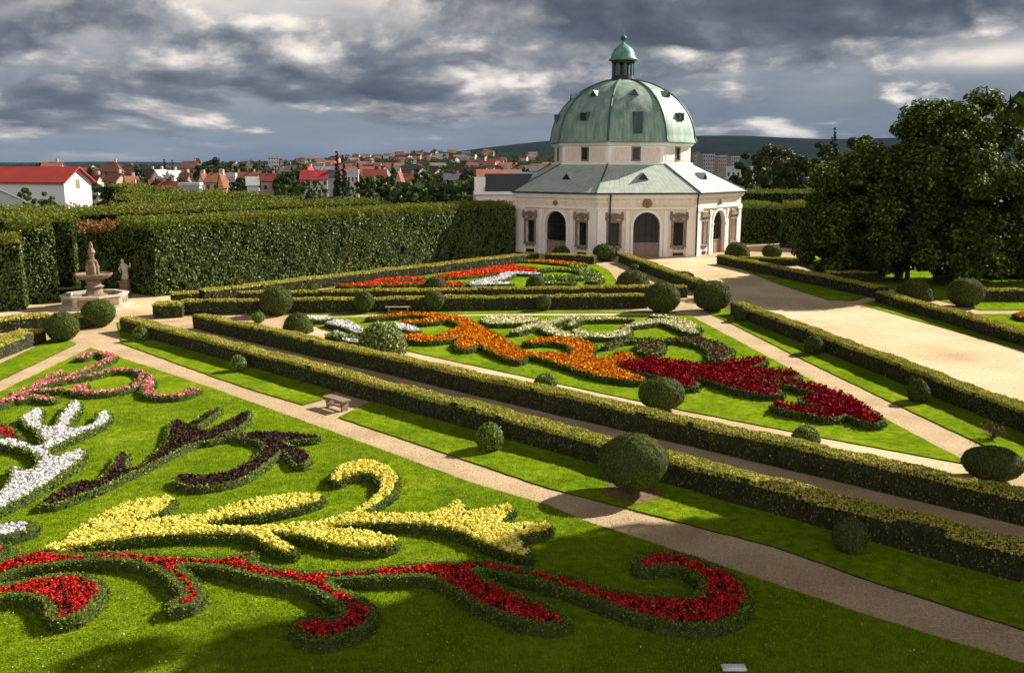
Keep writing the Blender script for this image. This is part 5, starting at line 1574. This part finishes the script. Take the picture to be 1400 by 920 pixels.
house('small white gabled shed at the left edge below the warehouse', -12, 56, 259, 274, 125, 'white', 'pale', -0.9, 1.0, chimney=False)
HS = [
 ('tan house with a broad dark brown hipped roof behind the warehouse', 151, 27, 223, 234, 330, 'tan', 'brown', 0.15, dict(hip=True, windows=4)),
 ('house with orange roof and cream gable right of the tan house', 157, 26, 238, 247, 260, 'cream', 'orange', -0.5, dict(windows=2)),
 ('orange roofed house with a dark gable below the conifers', 178, 17, 242, 253, 255, 'tan', 'orange', 0.8, dict(windows=1)),
 ('low house with a salmon red roof close to the hedges', 175, 27, 254, 262, 215, 'pink', 'orange', 0.1, dict()),
 ('dark red roofed house left of the white twin gables', 213, 20, 247, 258, 260, 'tan', 'red', 0.5, dict(windows=2)),
 ('white house, left one of the twin gables', 219, 20, 233, 244, 290, 'white', 'pale', 1.2, dict(windows=2)),
 ('white house, right one of the twin gables', 237, 20, 234, 246, 290, 'white', 'pale', 1.1, dict(windows=2)),
 ('dark red house between the twin gables and the pale shed', 230, 20, 249, 259, 240, 'ochre', 'red', 0.2, dict(windows=2)),
 ('orange roofed house right of the twin gables', 252, 17, 237, 249, 280, 'tan', 'orange', -0.5, dict(windows=1)),
 ('flat pale grey shed below the orange roofed houses', 259, 26, 250, 254, 225, 'grey', 'pale', 0.1, dict(flat=True)),
 ('narrow white house with steep gable in the town middle', 277, 12, 238, 248, 270, 'white', 'red', 1.3, dict(windows=1)),
 ('cream house with an orange half hipped roof', 294, 28, 237, 248, 250, 'cream', 'orange', 0.2, dict(hip=True, windows=3)),
 ('long pale grey building behind the cream house', 312, 18, 237, 242, 310, 'grey', 'pale', 0.1, dict(flat=True)),
 ('large brown roofed house with a white tower on the rise', 259, 30, 221, 230, 420, 'tan', 'brown', 0.2, dict(hip=True, windows=4)),
 ('white tower house beside the large brown roof', 270, 9, 217, 222, 430, 'white', 'red', 0.2, dict(hip=True, chimney=False)),
 ('ochre house showing over the warehouse ridge', 72, 24, 223, 229, 300, 'ochre', 'orange', 0.2, dict(windows=2)),
 ('small white house with a red roof right of the warehouse', 130, 15, 240, 247, 270, 'white', 'red', -0.4, dict(windows=1)),
 ('maroon roofed house among the conifers', 177, 14, 227, 237, 380, 'pink', 'brown', 0.3, dict()),
 ('maroon roofed house right of the dark conifers', 204, 18, 232, 243, 360, 'tan', 'brown', -0.3, dict()),
 ('long house with a bright crimson roof and white ground floor', 430, 36, 234, 245, 330, 'white', 'crimson', 0.08, dict(windows=5)),
 ('house with a steep crimson cross gable above the long house', 424, 12, 229, 242, 345, 'white', 'crimson', 1.2, dict()),
 ('white modern house right of the cypress pair', 482, 15, 232, 238, 320, 'white', 'pale', 0.1, dict(flat=True, windows=3)),
 ('house with a red tiled roof right of the white modern house', 512, 30, 232, 243, 350, 'pink', 'red', 0.1, dict(windows=3)),
 ('cream house with a tall gable right of the red tiled roof', 546, 11, 235, 247, 300, 'cream', 'orange', 1.3, dict(windows=1)),
 ('orange roofed house right of the cream gable', 560, 18, 238, 248, 330, 'cream', 'orange', 0.2, dict(windows=2)),
 ('row house with orange roof left of the dark cypress', 322, 16, 236, 244, 340, 'cream', 'orange', 0.2, dict(windows=1)),
 ('row house with salmon roof in the middle of its row', 342, 20, 236, 244, 345, 'pink', 'orange', 0.1, dict(windows=2)),
 ('row house with red brown roof at the right of its row', 368, 22, 238, 247, 340, 'tan', 'red', 0.15, dict(windows=2)),
 ('little white round roofed shed below the row houses', 344, 15, 247, 251, 235, 'white', 'pale', 0.3, dict(chimney=False)),
 ('orange gabled house at the left end of the row', 303, 10, 238, 250, 240, 'ochre', 'orange', 1.2, dict()),
 ('pale green walled house left of the cypress pair', 454, 10, 233, 240, 330, 'grey', 'slate', 0.2, dict()),
 ('long orange red roof behind the rotunda wing', 682, 58, 236, 242, 210, 'pink', 'orange', 0.05, dict(windows=4)),
 ('small white building left of the rotunda roof', 712, 20, 236, 239, 200, 'white', 'pale', 0.0, dict(flat=True)),
 ('slate roofed house right of the dark gable trees', 620, 26, 238, 246, 340, 'grey', 'slate', 0.1, dict(windows=2)),
 ('white tower block far off above the treeline', 374, 14, 214, 215, 900, 'white', 'pale', 0.3, dict(flat=True, windows=4)),
 ('white block of flats on the far slope', 604, 18, 210, 211.5, 1500, 'white', 'pale', 0.1, dict(flat=True, windows=5)),
 ('low white wing beside the far white block of flats', 590, 12, 214, 215, 1500, 'cream', 'pale', 0.1, dict(flat=True)),
 ('narrow white house standing up on the far slope', 574, 6, 221, 224, 1100, 'white', 'red', 0.1, dict()),
 ('grey tower block right of the rotunda drum', 965, 18, 211, 212, 800, 'grey', 'pale', 0.4, dict(flat=True, windows=5)),
 ('second tower block right of the rotunda, more tan', 985, 13, 213, 214, 820, 'tan', 'pale', 0.4, dict(flat=True, windows=4)),
 ('third tower block right of the rotunda, lower and farther', 1002, 14, 214, 215, 900, 'grey', 'pale', 0.4, dict(flat=True, windows=4)),
 ('left tower block close to the rotunda drum', 951, 9, 208, 209, 850, 'tan', 'slate', 0.4, dict(flat=True, windows=3)),
 ('white low factory with glinting roof right of the rotunda', 1008, 40, 228, 233, 330, 'white', 'pale', 0.1, dict(flat=True, windows=6)),
]
for lb, px, w, yr, ye, Y, wl, rf, an, kw in HS:
    house(lb, px, w, yr, ye, Y, wl, rf, an, **kw)
rh = random.Random(5)
for i in range(140):
    px = rh.uniform(400, 750) if i < 118 else rh.uniform(60, 420)
    Y = rh.choice([rh.uniform(480, 800), rh.uniform(800, 1500), rh.uniform(1300, 2000)])
    x = atdist(px, 226, Y)[0]
    zg = ground_z(x, Y)
    hh = rh.uniform(5, 8)
    yr = 226 - (zg + hh + 3 - H) * F / Y
    ye = 226 - (zg + hh - H) * F / Y
    house('small far house of the town below the wooded ridge', px, rh.uniform(11, 22) * F / Y, yr, ye, Y, rh.choice(['white', 'cream', 'pink', 'ochre', 'tan']), rh.choice(['red', 'orange', 'red', 'brown', 'orange', 'slate']), rh.uniform(-0.8, 0.8), chimney=False, group='small far houses of the town')

CG = 'dark conifers among the houses'
for lb, px, top, w, Y in (
        ('dark conifer left of the white twin gables', 187, 219, 20, 300), ('thin dark spire conifer right of the first one', 225, 219, 11, 340), ('twin of the thin spire conifer, standing right of it', 236, 220, 11, 345),
        ('left and taller one of the dark cypress pair', 461, 208, 11, 260), ('right and lower one of the dark cypress pair', 469, 213, 11, 262),
        ('lone dark conifer right of the white modern house', 489, 223, 10, 330), ('dark conifer above the red tiled roofs', 537, 217, 12, 320), ('dark conifer left of the long crimson roof', 407, 224, 15, 330), ('dark cypress at the right end of the row houses', 399, 228, 12, 320),
        ('dark conifer left of the rotunda roof', 703, 217, 15, 260)):
    tree_at(lb, px, 0, top, w * 1.25, 1500, 0.75, 'pine_leaf', Y=Y, shape='cone', clumps=50, group=CG, name='conifer', low=0.02)
DG = 'dark broadleaf trees among the houses'
for lb, px, top, w, Y in (
        ('square topped dark tree above the warehouse roof', 54, 214, 13, 330), ('dark tree right of the warehouse gable', 120, 227, 20, 320), ('big dark round tree on the rise', 296, 213, 34, 420), ('dark tree right of the big round one', 318, 216, 28, 430),
        ('lower dark tree at the right end of the rise', 338, 220, 30, 425), ('dark tree left of the long slate roof', 578, 231, 26, 320), ('dark tree before the rotunda wing roof', 640, 228, 34, 300),
        ('green bush tree by the orange gabled houses', 148, 248, 26, 215), ('dark tree between the row houses', 330, 240, 16, 300), ('dark tree right of the row houses', 385, 236, 20, 290),
        ('dark tree right of the cypress pair', 500, 238, 22, 280), ('dark tree left of the far conifer', 525, 238, 24, 290), ('dark tree right of the cream gable', 568, 242, 26, 260), ('dark tree behind the maze near the rotunda', 610, 244, 34, 255), ('round dark tree behind the maze and wing', 655, 244, 26, 240), ('dark tree behind the maroon roofs', 192, 232, 18, 320), ('leftmost dark tree of the rise, beside the white tower house', 279, 217, 26, 415), ('dark tree between the two big round trees of the rise', 307, 215, 30, 424), ('dark tree at the right foot of the rise by the white tower block', 356, 222, 26, 428), ('dark tree over the warehouse gable', 104, 225, 20, 330), ('dark tree behind the twin white gables', 222, 228, 26, 335), ('dark tree behind the cream half hipped house', 286, 230, 30, 330), ('dark tree left of the long crimson roof house', 398, 230, 26, 335), ('dark tree behind the orange house right of the cream gable', 590, 236, 28, 350)):
    tree_at(lb, px, 0, top, w * 1.3, 2600, 0.9, 'dark_leaf', Y=Y, clumps=26, group=DG, low=0.02)
SG = 'shrubs by the warehouse'
tree_at('olive shrub left below the warehouse wall', 28, 0, 254, 36, 4500, 0.45, 'olive_leaf', Y=132, clumps=60, group=SG, low=0.0, name='shrub')
tree_at('olive shrub right below the warehouse wall', 58, 0, 261, 34, 4000, 0.45, 'olive_leaf', Y=130, clumps=60, group=SG, low=0.0, name='shrub')
# belts of far trees between the roofs: one mass
P = []
for i in range(700):
    px = rh.uniform(-40, 780) if i < 600 else rh.uniform(930, 1400)
    Y = rh.uniform(230, 420) if rh.random() < 0.17 else rh.uniform(420, 1900)
    x = atdist(px, 226, Y)[0]
    r = rh.uniform(2.5, 5.0)
    hgt = rh.uniform(4, 8) if Y < 420 else rh.uniform(5, 11)
    k = 90
    d = rng.normal(size=(k, 3))
    d /= np.linalg.norm(d, axis=1, keepdims=True)
    q = np.c_[x + d[:, 0] * r, Y + d[:, 1] * r, ground_z(x, Y) + hgt * 0.5 + d[:, 2] * hgt * 0.5]
    P.append(q)
P = np.concatenate(P)
P[:, 2] = np.maximum(P[:, 2], 0.2)
o = mesh_obj('town_woods', [(*cards(P, 2.1, None, 1), 0)], [M['dark_leaf']])
o['kind'] = 'stuff'
o['label'] = 'dark belts of trees and gardens between the town roofs'


# ------------------------------------------------------------------ hills
def hills(pts, y0, y1, yr, name, label, mat, rough):
    """ridge whose crest stands at distance yr; pts: crest (px, y) as seen"""
    pxs = np.linspace(pts[0][0], pts[-1][0], 90)
    ys = np.interp(pxs, [p[0] for p in pts], [p[1] for p in pts])
    crest = H + (226 - ys) * yr / F
    rows = np.concatenate([np.linspace(y0, yr, 12), np.linspace(yr + 200, y1, 5)])
    v = []
    for Y in rows:
        t = (Y - y0) / (yr - y0) if Y <= yr else 1 - 0.6 * (Y - yr) / (y1 - yr)
        s = t * t * (3 - 2 * t) if Y <= yr else t
        x = (pxs - 700) / F * yr * (0.6 + 0.4 * Y / yr)
        z = -3 + (crest + 3) * s + rough * s * np.sin(x * 0.004 + Y * 0.003) * np.cos(x * 0.0017 - Y * 0.004)
        v.append(np.c_[x, np.full(90, Y), z])
    v = np.concatenate(v)
    idx = np.arange(len(v)).reshape(len(rows), 90)
    q = np.stack([idx[:-1, :-1], idx[:-1, 1:], idx[1:, 1:], idx[1:, :-1]], -1).reshape(-1, 4)
    return struct(mesh_obj(name, [(v, q, 0)], [mat], smooth=True), label)


mh = surf('wooded_hill', [(0.35, (0.010, 0.015, 0.014)), (0.6, (0.016, 0.022, 0.018)), (0.75, (0.028, 0.032, 0.024))], 0.006, 1.0, 0.04, 0.7, spec=0.0)
hills([(330, 225), (400, 222), (440, 219.5), (500, 216), (560, 214.5), (620, 209), (660, 205), (700, 201), (740, 196.5), (790, 191), (850, 191), (950, 190), (1010, 190.5), (1060, 192), (1110, 192), (1200, 190), (1300, 193), (1500, 196), (1900, 205)], 2300, 7000, 4600, 'hills', 'long dark wooded ridge behind the town', mh, 8)
hills([(-500, 220), (-100, 221), (60, 222.5), (150, 221), (260, 223), (360, 222), (460, 224), (700, 225)], 7500, 12000, 9500, 'far_hills', 'faint low hills on the left horizon', mh, 4)

# ------------------------------------------------------------------ light and sky
SUN_AZ, SUN_EL = math.radians(60), math.radians(32)
sd = bpy.data.lights.new('sun', 'SUN')
sd.energy = 5.0
sd.angle = math.radians(0.5)
sd.color = (1.0, 0.93, 0.82)
so = bpy.data.objects.new('sun', sd)
COL.objects.link(so)
dirv = Vector((math.sin(SUN_AZ) * math.cos(SUN_EL), math.cos(SUN_AZ) * math.cos(SUN_EL), math.sin(SUN_EL)))
so.rotation_euler = dirv.to_track_quat('Z', 'Y').to_euler()
so.location = (60, 40, 80)

world = bpy.data.worlds.new('World')
scene.world = world
world.use_nodes = True
world.cycles.sampling_method = 'MANUAL'
world.cycles.sample_map_resolution = 512
nt = world.node_tree
bg = nt.nodes['Background']


def V(a):
    return a.outputs[0] if hasattr(a, 'outputs') else a


def mth(op, a, b=None, c=None, clamp=False):
    n = nt.nodes.new('ShaderNodeMath')
    n.operation = op
    n.use_clamp = clamp
    for i, x in enumerate((a, b, c)):
        if x is None:
            continue
        if isinstance(x, (int, float)):
            n.inputs[i].default_value = x
        else:
            nt.links.new(x, n.inputs[i])
    return n.outputs[0]


def sstep(x, a, b):
    n = nt.nodes.new('ShaderNodeMapRange')
    n.interpolation_type = 'SMOOTHSTEP'
    n.inputs['From Min'].default_value = a
    n.inputs['From Max'].default_value = b
    nt.links.new(x, n.inputs['Value'])
    return n.outputs[0]


tc = nt.nodes.new('ShaderNodeTexCoord')
sep = nt.nodes.new('ShaderNodeSeparateXYZ')
nt.links.new(tc.outputs['Generated'], sep.inputs[0])
X_, Y_, Z_ = sep.outputs
az = mth('ARCTAN2', X_, Y_)
el = mth('ARCSINE', Z_)
elp = mth('MAXIMUM', el, 0.0)


def deck(daz, de, off=2.6, ka=6.0, kr=1.0):
    """2-D place in the cloud deck: features flatten towards the horizon"""
    a = mth('ADD', az, daz)
    r = mth('DIVIDE', 1.0, mth('ADD', elp, 0.17 + de))
    cb = nt.nodes.new('ShaderNodeCombineXYZ')
    nt.links.new(mth('MULTIPLY', a, ka), cb.inputs[0])
    nt.links.new(mth('MULTIPLY', r, kr), cb.inputs[1])
    cb.inputs[2].default_value = off
    return cb.outputs[0]


def cloudn(vec, scale, detail, rough, dist):
    n = nt.nodes.new('ShaderNodeTexNoise')
    n.inputs['Scale'].default_value = scale
    n.inputs['Detail'].default_value = detail
    n.inputs['Roughness'].default_value = rough
    n.inputs['Distortion'].default_value = dist
    nt.links.new(vec, n.inputs['Vector'])
    return n.outputs['Fac']


def blob(a0, e0, sa, se, amp):
    """a large bank of cloud at azimuth a0, elevation e0"""
    da = mth('DIVIDE', mth('SUBTRACT', az, a0), sa)
    de = mth('DIVIDE', mth('SUBTRACT', el, e0), se)
    q = mth('ADD', mth('MULTIPLY', da, da), mth('MULTIPLY', de, de))
    return mth('MULTIPLY', mth('POWER', 2.718, mth('MULTIPLY', q, -1.0)), amp)


def banks(lst):
    out = None
    for px, y, wx, wy, amp in lst:
        b = blob(math.atan((px - 700) / F), math.atan((226 - y) / F), wx / F, wy / F, amp)
        out = b if out is None else mth('ADD', out, b)
    return out


def cramp(fac, stops):
    r = nt.nodes.new('ShaderNodeValToRGB')
    nt.links.new(fac, r.inputs['Fac'])
    e_ = r.color_ramp.elements
    while len(e_) < len(stops):
        e_.new(0.5)
    for i, (p, c) in enumerate(stops):
        e_[i].position = p
        e_[i].color = (*c, 1)
    return r.outputs['Color']


def over(fac, under, top):
    m = nt.nodes.new('ShaderNodeMix')
    m.data_type = 'RGBA'
    nt.links.new(fac, m.inputs[0])
    nt.links.new(under, m.inputs[6])
    nt.links.new(top, m.inputs[7])
    return m.outputs[2]


# veil behind everything: grey blue rain at the horizon, bright thin cloud higher up
nV = cloudn(deck(0, 0, 9.1, 4.0, 0.8), 0.9, 5, 0.55, 0.3)
veil = mth('ADD', mth('MULTIPLY', el, 3.4), mth('ADD', mth('MULTIPLY', mth('SUBTRACT', nV, 0.5), 0.9), banks(SKY_BRIGHT)))
sky_c = cramp(veil, SKY_VEIL)
# heaped white-topped clouds
nB = cloudn(deck(0, 0, 5.3), 1.2, 9, 0.54, 0.15)
nB2 = cloudn(deck(0.022, 0.016, 5.3), 1.2, 7, 0.54, 0.15)
mB = mth('MULTIPLY', sstep(mth('ADD', nB, banks(SKY_HEAPS)), 0.47, 0.60), sstep(el, 0.0, 0.035))
cB = cramp(mth('ADD', 0.44, mth('MULTIPLY', mth('SUBTRACT', nB, nB2), 3.4)), SKY_HEAP_C)
sky_c = over(mB, sky_c, cB)
# dark deck in front
nA = cloudn(deck(0, 0, 2.6, 5.0, 0.85), 1.0, 9, 0.55, 0.2)
nA2 = cloudn(deck(0.022, 0.014, 2.6, 5.0, 0.85), 1.0, 6, 0.55, 0.2)
mA = mth('MULTIPLY', sstep(mth('ADD', nA, banks(SKY_DARK)), 0.49, 0.63), sstep(el, 0.005, 0.04))
cA = cramp(mth('ADD', 0.40, mth('MULTIPLY', mth('SUBTRACT', nA, nA2), 3.0)), SKY_DARK_C)
sky_c = over(mA, sky_c, cA)


class hz:
    outputs = {2: sky_c}


# open sky overhead, above the picture
nis = nt.nodes.new('ShaderNodeTexSky')
nis.sky_type = 'NISHITA'
nis.sun_disc = False
nis.sun_elevation = SUN_EL
nis.sun_rotation = SUN_AZ
up = nt.nodes.new('ShaderNodeMix')
up.data_type = 'RGBA'
nt.links.new(mth('MULTIPLY', sstep(el, 0.22, 0.6), 0.12), up.inputs[0])
sc_ = nt.nodes.new('ShaderNodeMix')
sc_.data_type = 'RGBA'
sc_.blend_type = 'MULTIPLY'
sc_.inputs[0].default_value = 1.0
nt.links.new(hz.outputs[2], sc_.inputs[6])
# sky dimmed overhead; an added bright band behind the camera fills the facade
gn = mth('ADD', 1.0, mth('ADD', mth('MULTIPLY', sstep(el, 0.2, 0.6), GAIN_UP), mth('MULTIPLY', mth('MULTIPLY', sstep(mth('ADD', mth('MULTIPLY', X_, 0.26), mth('MULTIPLY', Y_, -0.966)), 0.45, 0.9), sstep(el, 0.75, 0.35)), GAIN_BACK)))
gc = nt.nodes.new('ShaderNodeCombineXYZ')
for i in range(3):
    nt.links.new(mth('MULTIPLY', gn, SKYGAIN * (1.0, 0.985, 0.96)[i]), gc.inputs[i])
nt.links.new(gc.outputs[0], sc_.inputs[7])
nt.links.new(sc_.outputs[2], up.inputs[6])
nt.links.new(nis.outputs[0], up.inputs[7])
nt.links.new(up.outputs[2], bg.inputs['Color'])
bg.inputs['Strength'].default_value = 0.1

# ------------------------------------------------------------------ air
hx = bpy.data.materials.new('air')
hx.use_nodes = True
hn = hx.node_tree
hn.nodes.remove(hn.nodes['Principled BSDF'])
pv_ = hn.nodes.new('ShaderNodeVolumePrincipled')
pv_.inputs['Color'].default_value = (0.35, 0.58, 1.0, 1)
pv_.inputs['Density'].default_value = HAZE
hn.links.new(pv_.outputs[0], hn.nodes['Material Output'].inputs['Volume'])
if HAZE > 0:
    hb = mesh_obj('haze', [(*box(0, 6000, 139, 24000, 12600, 290), 0)], [hx])
    hb['kind'] = 'stuff'
    hb['label'] = 'thin blue air fading the far ridge'

scene.render.engine = 'CYCLES'
vs = scene.view_settings
vs.view_transform = 'Standard'
vs.look = 'None'
vs.exposure = EXPOSURE
vs.gamma = 1.0
scene.cycles.max_bounces = 6
scene.cycles.diffuse_bounces = 3
scene.cycles.glossy_bounces = 2
scene.cycles.transmission_bounces = 3
scene.cycles.transparent_max_bounces = 6
scene.cycles.volume_bounces = 0
scene.cycles.sample_clamp_indirect = 6
scene.cycles.use_denoising = True
scene.cycles.use_adaptive_sampling = True
